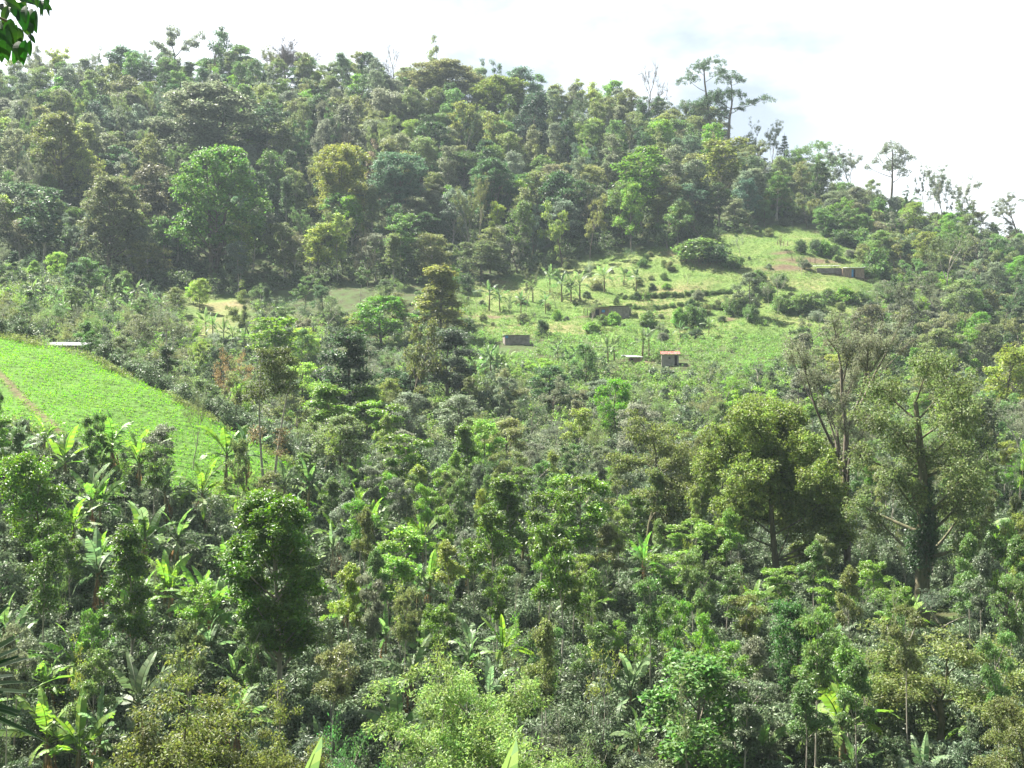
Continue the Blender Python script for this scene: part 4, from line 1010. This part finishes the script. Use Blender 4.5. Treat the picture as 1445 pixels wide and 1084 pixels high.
MIDB = [(672, 530, 40), (684, 530, 44), (693, 532, 46), (702, 531, 44), (714, 532, 40), (648, 538, 34), (661, 542, 30), (788, 516, 38), (800, 524, 34), (812, 520, 34), (828, 518, 36), (858, 514, 46), (868, 512, 42), (906, 504, 42), (916, 498, 36),
        (690, 436, 42), (706, 438, 36), (735, 442, 32), (752, 424, 30), (770, 440, 30), (776, 414, 40), (793, 424, 44), (806, 424, 42), (818, 422, 40), (853, 410, 36), (898, 408, 32), (880, 402, 26),
        (150, 418, 34), (172, 424, 34), (192, 428, 34), (98, 412, 32), (76, 434, 34), (130, 442, 34), (112, 428, 32), (210, 440, 34), (46, 424, 32), (60, 410, 28), (228, 448, 32), (300, 478, 38), (316, 488, 40), (330, 494, 40), (292, 470, 36), (345, 500, 38), (30, 440, 34), (160, 445, 32), (88, 452, 34), (182, 452, 30),
        (1000, 470, 24), (960, 478, 26), (1290, 700, 40), (1210, 560, 30), (760, 560, 30), (230, 540, 30), (716, 560, 30)]
for k, (px, b, hp) in enumerate(BAN + MIDB):
    lift = 1.7 if k < len(BAN) else 0.5
    Y = depth_at(px, b, 36, lift); x, y, z = on_ground(px, Y)
    h = max(2.2, hp / F * Y + lift)
    col = vary(BAN_COL[R.randrange(4)], 0.12)
    if k >= len(BAN): col = vary((0.13, 0.20, 0.075), 0.15)
    p = P_BAN[R.randrange(5)]
    if k < len(BAN): e = place_banana(p, x, y, z, h, R.random() * 6.28, R, col, wscale=R.uniform(0.85, 1.1))
    else:
        e = obj('banana_plant', p.far, None, col); e.location = (x, y, z); e.rotation_euler = (0, 0, R.random() * 6.28); e.scale = (h / p.H,) * 3
    big = 'tall' if h > 4.6 else 'small' if h < 3.3 else 'mid-sized'
    auto(e, f'{big} {"ragged" if p.dead else "broad-leaved"} banana plant', 'banana plant', 'banana plants among the coffee' if k < len(BAN) else 'far banana plants', px, b - hp // 2)
    OCC.append((x, y, 0.7))

# ------------------------------------------------------------------ random plants
_occ = np.array(OCC)
def free(x, y, pad=0.0):
    return bool(np.all(np.hypot(_occ[:, 0] - x, _occ[:, 1] - y) > _occ[:, 2] + pad))
HUES_F = ['mid green'] * 6 + ['olive green'] * 8 + ['dark green'] * 5 + ['grey green'] * 7 + ['yellow green'] * 2 + ['bright green'] * 1 + ['brown-tinged'] * 2 + ['blue green'] * 1
# wooded hill
n_f = 0
Yf = 268.0
while Yf < 436:
    half = 0.50 * Yf
    xf = -half + R.uniform(0, 9)
    while xf < half:
        x = xf + R.uniform(-3.4, 3.4); y = Yf + R.uniform(-3.4, 3.4)
        xf += 8.4
        px = float(px_of(x, y))
        if px < -40 or px > 1180 or not bool(in_forest(np.array(x), np.array(y))): continue
        if y > float(lerp_tab(CREST, px)) + 6: continue
        if not free(x, y, 1.0): continue
        z = hz(x, y); edge = y - float(lerp_tab(FOREST_LOW, px))
        kd = R.choices(['b', 's', 'u', 'n', 'p'], [40, 32, 14, 3, 11])[0]
        hue = R.choice(HUES_F)
        low = px > 1040
        h = R.uniform(10, 19) * (0.75 if low else 1.0) * (0.85 if y > float(lerp_tab(CREST, px)) - 25 else 1)
        if kd == 'b': p, nm, sh, w = P_BROAD[R.randrange(7)], 'forest_tree', 'round-crowned tree', R.uniform(6.5, 12)
        elif kd == 's': p, nm, sh, w, h = P_SLIM[R.randrange(5)], 'slender_tree', 'slender tree', R.uniform(5.0, 7.5), h * 1.08
        elif kd == 'u': p, nm, sh, w = P_UMB[R.randrange(4)], 'umbrella_tree', 'spreading tree', R.uniform(9, 13)
        elif kd == 'n': p, nm, sh, w = P_BARE[R.randrange(3)], 'bare_tree', 'bare tree', R.uniform(7, 9); hue = 'grey green'
        else: p, nm, sh, w, h = P_SPARSE[R.randrange(3)], 'sparse_tree', 'thin-crowned tree', R.uniform(6, 8.5), h * 1.1
        e = place_tree(p, nm, x, y, z, h, w, vary(D[hue]), R.random() * 6.28)
        q = to_px(x, y, z + h * 0.7)
        auto(e, (f'{hue} ' if kd != 'n' else 'leafless ') + sh, 'tree', 'trees of the wooded hill', *q); n_f += 1
    Yf += 8.2
# scrub on the right-hand ridge and slope
n_s = 0
for _ in range(2600):
    px = R.uniform(1020, 1480); Y = R.uniform(205, 385)
    if Y > float(lerp_tab(CREST, px)) + 3: continue
    x, y, z = on_ground(px, Y)
    if bool(in_pasture(np.array(x), np.array(y))) or (px < 1180 and bool(in_forest(np.array(x), np.array(y))) and R.random() < 0.7): continue
    if px < 1240 and Y < 262: continue
    if not free(x, y, 0.5): continue
    if any((a - x) ** 2 + (b - y) ** 2 < 4.2 ** 2 for a, b in [(o[0], o[1]) for o in OCC[-260:]]): continue
    hue = R.choice(['mid green'] * 4 + ['olive green'] * 4 + ['grey green'] * 4 + ['dark green'] * 3 + ['yellow green', 'bright green', 'brown-tinged'])
    if R.random() < (0.45 if Y < 320 else 0.15):
        p = (P_MID + P_UMB)[R.randrange(9)]; h = R.uniform(6, 11); w = h * R.uniform(0.65, 0.95)
        e = place_tree(p, 'slope_tree', x, y, z, h, w, vary(D[hue]), R.random() * 6.28); ph = 'slope tree'
    else:
        p = P_BUSH[R.randrange(4)]; h = R.uniform(2.4, 5.5); w = R.uniform(3.5, 6.5)
        e = place_shrub(p, 'slope_bush', x, y, z, h, w, vary(D[hue]), R.random() * 6.28); ph = 'rounded slope bush'
    auto(e, f'{hue} {ph}', 'tree' if 'tree' in ph else 'bush', 'trees and bushes of the right slope', *to_px(x, y, z + h * 0.6))
    OCC.append((x, y, 1.0)); n_s += 1
    if n_s >= 260: break
_occ = np.array(OCC)
# hedges and bushes on the pasture
HEDGE = [(958, 462, 20, 26), (974, 462, 26, 30), (987, 460, 22, 26), (1032, 446, 24, 24), (1048, 447, 24, 26), (865, 459, 20, 18), (850, 459, 14, 14), (786, 452, 14, 14), (915, 462, 26, 22), (898, 424, 10, 12), (912, 424, 10, 12),
         (1130, 357, 16, 18), (1152, 360, 18, 20), (1163, 362, 22, 22), (1180, 366, 18, 20), (1105, 440, 30, 24), (1130, 442, 40, 26), (1150, 438, 36, 24), (1080, 425, 26, 24), (1100, 405, 24, 18), (1190, 428, 26, 22), (1215, 430, 28, 18), (1170, 428, 22, 20),
         (985, 368, 60, 30), (1010, 372, 40, 24), (1035, 380, 30, 18), (1070, 398, 24, 16), (640, 405, 30, 28), (655, 412, 26, 24), (625, 445, 26, 20), (660, 470, 22, 20), (600, 440, 30, 24), (640, 490, 34, 26), (765, 475, 16, 22), (835, 470, 24, 14),
         (1230, 360, 30, 28), (1215, 350, 40, 26), (1190, 345, 34, 20), (1175, 336, 30, 20), (1236, 392, 36, 40), (1060, 455, 20, 24), (920, 410, 9, 10), (940, 408, 12, 8), (870, 430, 9, 10)]
for px, b, w, hp in HEDGE:
    Y = depth_at(px, b, 180); x, y, z = on_ground(px, Y)
    dk = R.choice(['dark green', 'mid green', 'mid green', 'bright green'])
    e = place_shrub(P_BUSH[R.randrange(4)], 'pasture_bush', x, y, z, hp / F * Y * 1.05, w / F * Y * 1.05, vary(D[dk], 0.1), R.random() * 6.28)
    auto(e, f'{dk} leafy pasture bush', 'bush', 'bushes on the pasture', px, b - hp // 2)
n_q = 0                                       # bushes and thin trees scattered over the open ground
for _ in range(900):
    px = R.uniform(660, 1240); Y = R.uniform(218, 318); x, y, z = on_ground(px, Y)
    if not bool(in_pasture(np.array(x), np.array(y))) or not free(x, y, 1.5) or not sight_of_huts(x, y): continue
    if math.sin(x * 0.11 + 2) * math.sin(y * 0.13) + R.uniform(-0.8, 0.8) < 0.15: continue
    dk = R.choice(['grey green', 'mid green', 'olive green', 'dark green'])
    if R.random() < 0.78:
        h = R.uniform(0.7, 2.4); e = place_shrub(P_BUSH[R.randrange(4)], 'pasture_bush', x, y, z, h, h * R.uniform(0.9, 1.6), vary(D[dk], 0.15), R.random() * 6.28); ph = 'leafy pasture bush'
    else:
        h = R.uniform(3.5, 6.5); e = place_tree(P_FEATHER[R.randrange(3)], 'pasture_tree', x, y, z, h, h * R.uniform(0.45, 0.75), vary(D[dk], 0.15), R.random() * 6.28); ph = 'thin pasture tree'
    auto(e, f'{dk} {ph}', 'bush' if 'bush' in ph else 'tree', 'bushes on the pasture', *to_px(x, y, z + h * 0.6)); OCC.append((x, y, 1.0)); _occ = np.array(OCC); n_q += 1
    if n_q >= 95: break
hg = 0
for k in range(60):                          # terrace hedges
    px, b = (884 + k * 5.6, 435 + 3 * math.sin(k * 0.3)) if k < 26 else (880 + (k - 26) * 4.6, 423 - (k - 26) * 0.25)
    px += R.uniform(-1.5, 1.5)
    Y = depth_at(px, b, 200); x, y, z = on_ground(px, Y)
    e = place_shrub(P_BUSH[k % 4], 'hedge_plant', x, y, z, R.uniform(0.9, 1.4), R.uniform(0.9, 1.5), vary((0.11, 0.165, 0.05), 0.15), R.random() * 6)
    auto(e, 'low clump in the terrace hedge', 'hedge plant', 'hedge along the pasture terrace', px, b)
# valley trees
n_v = 0
for _ in range(4000):
    Y = R.uniform(112, 262); px = R.uniform(-40, 1490)
    x, y, z = on_ground(px, Y)
    X_, Y_ = np.array(x), np.array(y)
    if bool(in_field(X_, Y_)) or bool(in_pasture(X_, Y_)) or bool(in_forest(X_, Y_)): continue
    if px < 460 and Y < float(lerp_tab(FIELD_TOP, px)) + 8: continue
    if px < 460 and R.random() < 0.35: continue
    if Y > 182 and 660 < px < 1130: continue
    if not sight_of_huts(x, y): continue
    if not free(x, y, 1.6): continue
    if any((a - x) ** 2 + (b - y) ** 2 < 4.4 ** 2 for a, b in [(o[0], o[1]) for o in OCC[-170:]]): continue
    hue = R.choice(['mid green'] * 4 + ['olive green'] * 4 + ['grey green'] * 5 + ['dark green'] * 3 + ['yellow green', 'bright green', 'bright green', 'lime green', 'brown-tinged'])
    kd = R.choices('mfipu', [34, 30, 18, 8, 10])[0]
    h = R.uniform(4.5, 8.5)
    if kd == 'm': p, w, ph = P_MID[R.randrange(5)], h * R.uniform(0.55, 0.9), 'rounded valley tree'
    elif kd == 'f': p, w, ph = P_FEATHER[R.randrange(3)], h * R.uniform(0.6, 0.95), 'feathery valley tree'
    elif kd == 'i': p, w, ph = P_INGA[R.randrange(8)], h * R.uniform(0.4, 0.55), 'high-crowned valley tree'
    elif kd == 'p': p, w, ph = P_SPARSE[R.randrange(3)], h * 0.5, 'thin valley tree'
    else: p, w, ph = P_UMB[R.randrange(4)], h * R.uniform(0.8, 1.1), 'spreading valley tree'
    e = place_tree(p, 'valley_tree', x, y, z, h, w, vary(D[hue]), R.random() * 6.28)
    auto(e, f'{hue} {ph}', 'tree', 'trees of the valley', *to_px(x, y, z + h * 0.6))
    OCC.append((x, y, 1.0)); n_v += 1
    if n_v >= 250: break
# thin saplings and small shade trees among the near coffee
_occ = np.array(OCC)
n_p = 0
for _ in range(6000):
    Y = 46 + 74 * R.random() ** 0.8; px = R.uniform(-20, 1470)
    x, y, z = on_ground(px, Y)
    if bool(in_field(np.array(x), np.array(y))) or not free(x, y, 0.4): continue
    if px < 440 and (Y > 92 or R.random() < 0.55): continue
    if any(abs(px - q) < w_ and Y < yq + 1 and Y > yq - 22 for q, w_, yq in ((1100, 42, 94), (1300, 40, 82), (1192, 16, 100), (395, 40, 66), (700, 60, 60))): continue
    if any((a - x) ** 2 + (b - y) ** 2 < 1.9 ** 2 for a, b in [(o[0], o[1]) for o in OCC[-270:]]): continue
    hue = R.choice(['mid green', 'grey green', 'olive green', 'bright green', 'yellow green', 'mid green'])
    if R.random() < 0.55: p, h, ph, w = P_SAP[R.randrange(4)], R.uniform(4, 7), 'thin-stemmed sapling', R.uniform(1.4, 2.6)
    else: p, h, ph, w = P_INGA[R.choice([1, 3, 7, 5])], R.uniform(6.0, 9.0), 'slim pale-stemmed tree', R.uniform(1.7, 2.6)
    e = place_tree(p, 'sapling' if 'sap' in ph else 'shade_tree', x, y, z, h, w, vary(D[hue], 0.15), R.random() * 6.28)
    auto(e, f'{hue} {ph}', 'tree', 'young trees among the coffee', *to_px(x, y, z + h * 0.7))
    OCC.append((x, y, 0.5)); n_p += 1
    if n_p >= 270: break
_occ = np.array(OCC); n_b = 0
for _ in range(1500):
    Y = R.uniform(52, 112); px = R.uniform(-30, 680) if R.random() < 0.8 else R.uniform(680, 1440)
    if px < 450 and Y > 93: continue
    x, y, z = on_ground(px, Y)
    if not free(x, y, 0.3): continue
    p = P_BAN[R.randrange(5)]; h = R.uniform(3.6, 5.6)
    e = place_banana(p, x, y, z, h, R.random() * 6.28, R, vary(BAN_COL[R.randrange(4)], 0.12), wscale=R.uniform(0.85, 1.1))
    auto(e, f'{"tall" if h > 4.6 else "mid-sized"} {"ragged" if p.dead else "broad-leaved"} banana plant', 'banana plant', 'banana plants among the coffee', *to_px(x, y, z + h * 0.8))
    OCC.append((x, y, 0.7)); _occ = np.array(OCC); n_b += 1
    if n_b >= 34: break
# coffee: the nearest as single shrubs, the rest of the plantation as one mass
_occ = np.array(OCC)
cand, brush = [], []
y = 36.0
while y < 262:
    st = 1.75 if y < 130 else 2.1 if y < 180 else 2.6
    x = -0.5 * y
    while x < 0.5 * y:
        xx, yy = x + R.uniform(-0.55, 0.55), y + R.uniform(-0.5, 0.5); x += st
        px = float(px_of(xx, yy))
        X_, Y_ = np.array(xx), np.array(yy)
        if bool(in_field(X_, Y_)) or bool(in_forest(X_, Y_)) or bool(in_glade(X_, Y_)): continue
        if px < 440 and FIELD_TOP and yy < float(lerp_tab(FIELD_TOP, px)) + 1.5 and yy > float(lerp_tab(FIELD_LOW, px)) - 1.5: continue
        if yy > 196 and 640 < px < 1262: continue
        if yy > 250 and px > 400: continue
        if yy > 125 and bool(clear_of_huts(X_, Y_)) and R.random() < min(0.62, (yy - 125) / 60): brush.append((xx, yy)); continue
        if not bool(clear_of_huts(X_, Y_)): continue
        cand.append((xx, yy, px))
    y += st
cand.sort(key=lambda c: c[1])
near = [c for c in cand if free(c[0], c[1], -0.2) and -30 < c[2] < 1475]
COFF = (0.108, 0.146, 0.078)
n_c = 0
for xx, yy, px in near[:300]:
    z = hz(xx, yy); h = R.uniform(1.4, 2.9)
    o = place_shrub(P_COFFEE[R.randrange(6)], 'coffee_shrub', xx, yy, z, h, R.uniform(1.2, 2.1), vary(COFF, 0.22), R.random() * 6.28)
    auto(o, R.choice(['dark glossy coffee shrub']), 'coffee shrub', 'coffee shrubs of the plantation', *to_px(xx, yy, z + h * 0.7))
rest = [c for c in near[300:]]
rng = np.random.default_rng(77)
G = Geo()
for lo_, hi_, ncl, per, Ls, Ws in ((0, 100, 30, 28, 0.24, 0.11), (100, 150, 22, 22, 0.32, 0.15), (150, 400, 16, 16, 0.46, 0.22)):
    pts = np.array([(a, b) for a, b, c_ in rest if lo_ <= b < hi_])
    if not len(pts): continue
    n = len(pts); zs = height(pts[:, 0], pts[:, 1]); H_ = rng.uniform(1.2, 2.9, n); W_ = rng.uniform(1.1, 2.1, n)
    u = rng.random((n, ncl)); rad = W_[:, None] / 2 * np.sqrt(np.clip(1.05 - (u * 1.5 - 0.55) ** 2, 0.1, 1)) * np.sqrt(rng.uniform(0.1, 1, (n, ncl))); a = rng.random((n, ncl)) * 6.283
    C_ = np.stack([pts[:, :1] + np.cos(a) * rad, pts[:, 1:] + np.sin(a) * rad, zs[:, None] + H_[:, None] * (0.15 + 0.8 * u ** 0.8)], -1).reshape(-1, 3)
    clump_leaves(G, rng, C_, 0.34 * (1 if lo_ < 100 else 1.25), per, Ls, Ws, 0.35, 0.8, 0.3, 0.65)
stuff('coffee_plantation', G.mesh('coffee_plantation', M_COFFEE), COFF)

bp = np.array(brush); zs = height(bp[:, 0], bp[:, 1]); n = len(bp); ncl = 9
pick = rng.integers(0, 4, n)
for nm, c_, ks in (('light_brush', (0.17, 0.255, 0.06), (0,)), ('mixed_brush', (0.13, 0.18, 0.06), (1, 2)), ('dull_brush', (0.14, 0.16, 0.08), (3,))):
    G = Geo(); kk = np.isin(pick, ks); q, zq = bp[kk], zs[kk]; m = len(q); hh = rng.uniform(0.8, 2.8, m)
    C_ = np.stack([np.repeat(q[:, 0], ncl) + rng.normal(size=m * ncl) * 0.75, np.repeat(q[:, 1], ncl) + rng.normal(size=m * ncl) * 0.75, np.repeat(zq, ncl) + np.repeat(hh, ncl) * rng.uniform(0.1, 1.0, m * ncl)], -1)
    clump_leaves(G, rng, C_, 0.48, 22, 0.34, 0.16, 0.6, 0.7)
    stuff(nm, G.mesh(nm, M_LEAF), c_)

# undergrowth on the wooded hill, and bushes between the trees
G = Geo()
n = 2600
pxs = rng.uniform(-60, 1240, n); Ys = rng.uniform(266, 438, n)
xs = (pxs - CX) / F * Ys
k = in_forest(xs, Ys) & (Ys < lerp_tab(CREST, pxs) + 4)
xs, Ys = xs[k], Ys[k]; zs = height(xs, Ys)
ncl = 7
C_ = np.stack([np.repeat(xs, ncl) + rng.normal(size=len(xs) * ncl) * 1.5, np.repeat(Ys, ncl) + rng.normal(size=len(xs) * ncl) * 1.5, np.repeat(zs, ncl) + rng.uniform(0.3, 4.5, len(xs) * ncl)], -1)
clump_leaves(G, rng, C_, 1.0, 24, 0.55, 0.3, 0.6, 0.7)
stuff('forest_undergrowth', G.mesh('forest_undergrowth', M_LEAF), (0.075, 0.105, 0.042))
# green brush below the pasture and weeds through the coffee
G = Geo()
n = 5200
pxs = rng.uniform(600, 1300, n); Ys = rng.uniform(180, 262, n); xs = (pxs - CX) / F * Ys
k = (~in_forest(xs, Ys)) & (rng.random(n) < np.where(in_pasture(xs, Ys), np.clip((250 - Ys) / 60, 0.03, 0.6), 0.9)) & clear_of_huts(xs, Ys)
xs, Ys = xs[k], Ys[k]; zs = height(xs, Ys)
ncl = 3
C_ = np.stack([np.repeat(xs, ncl) + rng.normal(size=len(xs) * ncl) * 0.5, np.repeat(Ys, ncl) + rng.normal(size=len(xs) * ncl) * 0.5, np.repeat(zs, ncl) + rng.uniform(0.0, 0.9, len(xs) * ncl)], -1)
clump_leaves(G, rng, C_, 0.42, 16, 0.36, 0.16, 0.6, 0.7)
stuff('green_brush', G.mesh('green_brush', M_LEAF), (0.13, 0.205, 0.055))
G = Geo()
n = 9000
Ys = 38 + 160 * rng.random(n) ** 0.9; xs = rng.uniform(-0.5, 0.5, n) * Ys
k = ~in_field(xs, Ys); xs, Ys = xs[k], Ys[k]; zs = height(xs, Ys)
clump_leaves(G, rng, np.stack([xs, Ys, zs + rng.uniform(0.05, 0.5, len(xs))], -1), 0.45, 16, 0.3, 0.11, 0.5, 0.8)
stuff('weeds', G.mesh('weeds', M_LEAF), (0.10, 0.16, 0.045))
G = Geo()
n = 1500
pxs = rng.uniform(640, 1262, n); Ys = rng.uniform(222, 322, n); xs = (pxs - CX) / F * Ys
k = in_pasture(xs, Ys) & (np.sin(xs * 0.16 + 1.0) * np.sin(Ys * 0.22) + rng.normal(size=n) * 0.5 > 0.25); xs, Ys = xs[k], Ys[k]; zs = height(xs, Ys); ncl = 3
C_ = np.stack([np.repeat(xs, ncl) + rng.normal(size=len(xs) * ncl) * 0.4, np.repeat(Ys, ncl) + rng.normal(size=len(xs) * ncl) * 0.4, np.repeat(zs, ncl) + rng.uniform(0.0, 0.6, len(xs) * ncl)], -1)
clump_leaves(G, rng, C_, 0.36, 14, 0.3, 0.13, 0.5, 0.7)
stuff('pasture_herbs', G.mesh('pasture_herbs', M_LEAF), (0.10, 0.15, 0.05))
# pasture grass
G = Geo()
n = 30000
pxs = rng.uniform(640, 1262, n); Ys = rng.uniform(210, 325, n); xs = (pxs - CX) / F * Ys
k = in_pasture(xs, Ys)
for bx, by, ra, rb in BARE: k &= np.hypot((xs - bx) / ra, (Ys - by) / rb) > 1.0
xs, Ys = xs[k], Ys[k]; zs = height(xs, Ys)
n = len(xs); m = 5
N_ = unit(np.stack([rng.normal(size=n * m), rng.normal(size=n * m), np.full(n * m, 0.5)], -1)); D_ = unit(np.stack([rng.normal(size=n * m) * 0.5, rng.normal(size=n * m) * 0.5, np.ones(n * m)], -1))
P_ = np.stack([np.repeat(xs, m) + rng.normal(size=n * m) * 0.25, np.repeat(Ys, m) + rng.normal(size=n * m) * 0.25, np.repeat(zs, m) - 0.03], -1)
G.leaves(P_, D_, N_, rng.uniform(0.15, 0.42, n * m), 0.10)
stuff('pasture_grass', G.mesh('pasture_grass', M_GRASS), (0.115, 0.17, 0.05))
# crop rows on the field
G = Geo()
rows = []
y = 92.0
while y < 138:
    xs = np.arange(-115, -14, 0.42) + rng.normal(size=len(np.arange(-115, -14, 0.42))) * 0.07
    ys = y + 0.16 * xs + 0.35 * np.sin(xs * 0.12) + 9.0 + rng.normal(size=len(xs)) * 0.05
    rows.append(np.stack([xs, ys], -1)); y += 0.86
A = np.concatenate(rows)
k = in_field(A[:, 0], A[:, 1]) & (path_dist(A[:, 0], A[:, 1]) > 0.22) & (np.abs(px_of(A[:, 0], A[:, 1]) - 200) < 330)
patch = np.sin(A[:, 0] * 0.8 + 2 * np.sin(A[:, 1] * 0.5)) * np.sin(A[:, 1] * 0.9 + A[:, 0] * 0.33)
k &= rng.random(len(A)) > np.where(patch > 0.62, 0.6, 0.10)
A = A[k]
zs = height(A[:, 0], A[:, 1])
clump_leaves(G, rng, np.stack([A[:, 0], A[:, 1], zs + 0.18], -1), rng.uniform(0.2, 0.3, len(A)), 15, 0.15, 0.095, 0.9, 0.8, 0.1)
stuff('bean_crop', G.mesh('bean_crop', M_GRASS), (0.125, 0.245, 0.022))

G = Geo()                                    # rank grass and weeds along the margin of the field
pxs = rng.uniform(-60, 440, 1500); top = rng.random(1500) < 0.6
Ys = np.where(top, lerp_tab(FIELD_TOP, pxs) + rng.normal(size=1500) * 1.0, lerp_tab(FIELD_LOW, pxs) + rng.normal(size=1500) * 1.5)
xs = (pxs - CX) / F * Ys; kk = np.sin(xs * 0.5) + rng.normal(size=1500) * 0.6 > -0.1; xs, Ys = xs[kk], Ys[kk]
clump_leaves(G, rng, np.stack([xs, Ys, height(xs, Ys) + rng.uniform(0.05, 0.5, len(xs))], -1), rng.uniform(0.2, 0.5, len(xs)), 22, 0.26, 0.08, 0.4, 0.9)
stuff('field_margin_weeds', G.mesh('field_margin_weeds', M_LEAF), (0.14, 0.17, 0.055))

# ------------------------------------------------------------------ the nearest plants
# overhanging tree at the upper left: trunk out of frame, its hanging leaves in it
e = bpy.data.objects.new('overhanging_tree', None); COL.objects.link(e)
tx, ty = -3.6, 2.6; e.location = (tx, ty, hz(tx, ty))
tag(e, 'drooping dark leaves of a tree hanging into the upper left corner', 'tree'); LANDMARKS.append((20, 40, 'the hanging leaves'))
inv = -Vector(e.location)
def loc(px, py, Y): return np.array([(px - CX) / F * Y, Y, (CY - py) / F * Y]) + np.array(inv)
B = Geo(); B.tube(curve([0, 0, -0.4], [0.3, 0.2, 5.0], [-0.3, 0, 0], 10), np.linspace(0.16, 0.07, 10), 10)
obj('trunk', B.mesh('trunk', M_BARK, True), e)
B = Geo()
tp0 = B and np.array([0.22, 0.13, 4.3])
for q in ((20, 5, 3.6), (40, 12, 3.8), (10, 30, 3.5), (-30, 10, 3.4)):
    B.tube(curve(tp0, loc(*q), [0, 0, 0.25], 10), np.linspace(0.035, 0.004, 10), 6)
obj('branch', B.mesh('branch', M_BARK, True), e)
LV = [(44, 12, 44, 50, 14), (50, 14, 52, 48, 10), (24, 38, 28, 66, 11), (8, 40, 12, 88, 14), (14, 32, 20, 64, 12), (26, 58, 29, 88, 10), (36, 56, 33, 93, 10), (43, 56, 43, 80, 6), (34, 32, 46, 48, 11), (6, 0, 30, 14, 10), (24, 0, 38, 12, 9),
      (55, 4, 74, 15, 8), (50, 2, 68, 12, 6), (18, 18, 30, 30, 6), (0, 45, 2, 80, 13), (-8, 30, -4, 70, 12), (2, 5, 12, 24, 9), (40, 48, 50, 62, 5), (12, 8, 4, 36, 8), (36, 8, 37, 34, 8), (58, 0, 60, 24, 4), (66, 6, 70, 24, 3), (30, 0, 62, 10, 7), (-14, 0, 0, 20, 12), (20, 56, 22, 78, 8), (-20, 20, -12, 60, 12), (64, -6, 66, 10, 6), (14, -8, 46, 4, 10)]
G = Geo(); rng = np.random.default_rng(3)
LV += [(a + rng.uniform(-22, -4), b + rng.uniform(-14, 4), c_ + rng.uniform(-24, -4), d_ + rng.uniform(-14, 2), w) for a, b, c_, d_, w in LV if a > 6]
for a, b, c_, d_, w in LV:
    Y = rng.uniform(3.35, 3.9)
    p0, p1 = loc(a, b, Y), loc(c_, d_, Y + rng.uniform(-0.03, 0.03)); ax = p1 - p0; ln = np.linalg.norm(ax); ax /= ln
    nv = unit(np.array([rng.normal() * 0.5, -1.0, 0.5])); sd_ = unit(np.cross(ax, nv)); nv = np.cross(sd_, ax)
    n = 8; s = np.linspace(0, 1, n + 1); ww = np.sin(s ** 0.8 * math.pi) ** 0.8 * w * 0.72 / F * Y
    cl = p0 + s[:, None] * ax * ln + nv * (np.sin(s * 3.14) * ln * 0.08)[:, None]
    le, ri = cl + sd_ * ww[:, None] + nv * ww[:, None] * 0.3, cl - sd_ * ww[:, None] + nv * ww[:, None] * 0.3
    v = np.concatenate([le, cl, ri]); q = []
    for i in range(n): q += [[i, i + 1, n + 2 + i, n + 1 + i], [n + 1 + i, n + 2 + i, 2 * n + 3 + i, 2 * n + 2 + i]]
    G.add(v, q)
clump_leaves(G, rng, np.array([[-0.2, 0, 4.8], [0.4, 0.5, 5.2], [-0.7, 0.4, 5.0], [0.2, -0.5, 5.4], [0.0, 0.6, 5.6]]), 0.6, 60, 0.12, 0.05, 0.6)
obj('foliage', G.mesh('hanging_foliage', M_GLOSS), e, (0.016, 0.046, 0.008))
# spiky plant at the left edge
e = bpy.data.objects.new('spiky_plant', None); COL.objects.link(e)
Y = 6.2; x = (-95 - CX) / F * Y; e.location = (x, Y, hz(x, Y)); zc = (CY - 985) / F * Y - e.location.z
tag(e, 'dark spiky strap-leaved plant reaching in from the lower left edge', 'plant'); LANDMARKS.append((20, 930, 'the spiky plant'))
B = Geo(); B.tube(curve([0, 0, -0.3], [0, 0, zc], [0.1, 0, 0], 7), np.linspace(0.09, 0.06, 7), 8); obj('stem', B.mesh('spiky_stem', M_BARK, True), e)
G = Geo()
tipsp = [(26, 838), (38, 912), (50, 930), (30, 975), (52, 985), (62, 1004), (60, 1064), (15, 880), (-20, 820), (28, 1030), (40, 950)]
ends = [np.array([(a - CX) / F * Y - x, rng.uniform(-0.15, 0.15), (CY - b) / F * Y - e.location.z]) for a, b in tipsp]
for _ in range(38):
    a = rng.random() * 6.28; el_ = rng.uniform(-0.5, 1.3); ends.append(np.array([math.cos(a) * math.cos(el_) * 0.6, math.sin(a) * math.cos(el_) * 0.6, zc + math.sin(el_) * 0.6]))
for q in ends:
    b0 = np.array([0, 0, zc]); cl = curve(b0, q, [0, 0, 0.05], 8); d = unit(q - b0); sd_ = unit(np.cross(d, np.array([0.2, -0.4, 1.0]))); s = np.linspace(0, 1, 8); ww = 0.021 * np.sin((0.12 + 0.88 * s) * 3.1416) ** 0.6
    nv = np.cross(sd_, d)
    v = np.concatenate([cl + sd_ * ww[:, None] + nv * ww[:, None] * 0.5, cl, cl - sd_ * ww[:, None] + nv * ww[:, None] * 0.5]); qq = []
    for i in range(7): qq += [[i, i + 1, 9 + i, 8 + i], [8 + i, 9 + i, 17 + i, 16 + i]]
    G.add(v, qq)
obj('foliage', G.mesh('spiky_foliage', M_GLOSS), e, (0.022, 0.05, 0.018))
# leaf tips rising past the lower edge
for px, tp, Y, lab in ((380, 1062, 13.0, 'broad yellow-green leaf tips rising at the lower edge under the domed crown'), (668, 1066, 13.0, 'single leaf tip rising at the lower edge under the pale tree')):
    x, y, z = on_ground(px, Y)
    e = place_banana(P_BAN[2], x, y, z, (CY - tp) / F * Y - z, 0.6, R, (0.15, 0.25, 0.05))
    tag(e, lab, 'banana plant', 'plants at the lower edge')

write_labels()
print('COUNTS forest', n_f, 'scrub', n_s, 'valley', n_v, 'young', n_p, 'coffee cand', len(cand), 'near', len(near), 'objects', len(bpy.data.objects), 'ground z', ZZ.min(), ZZ.max())
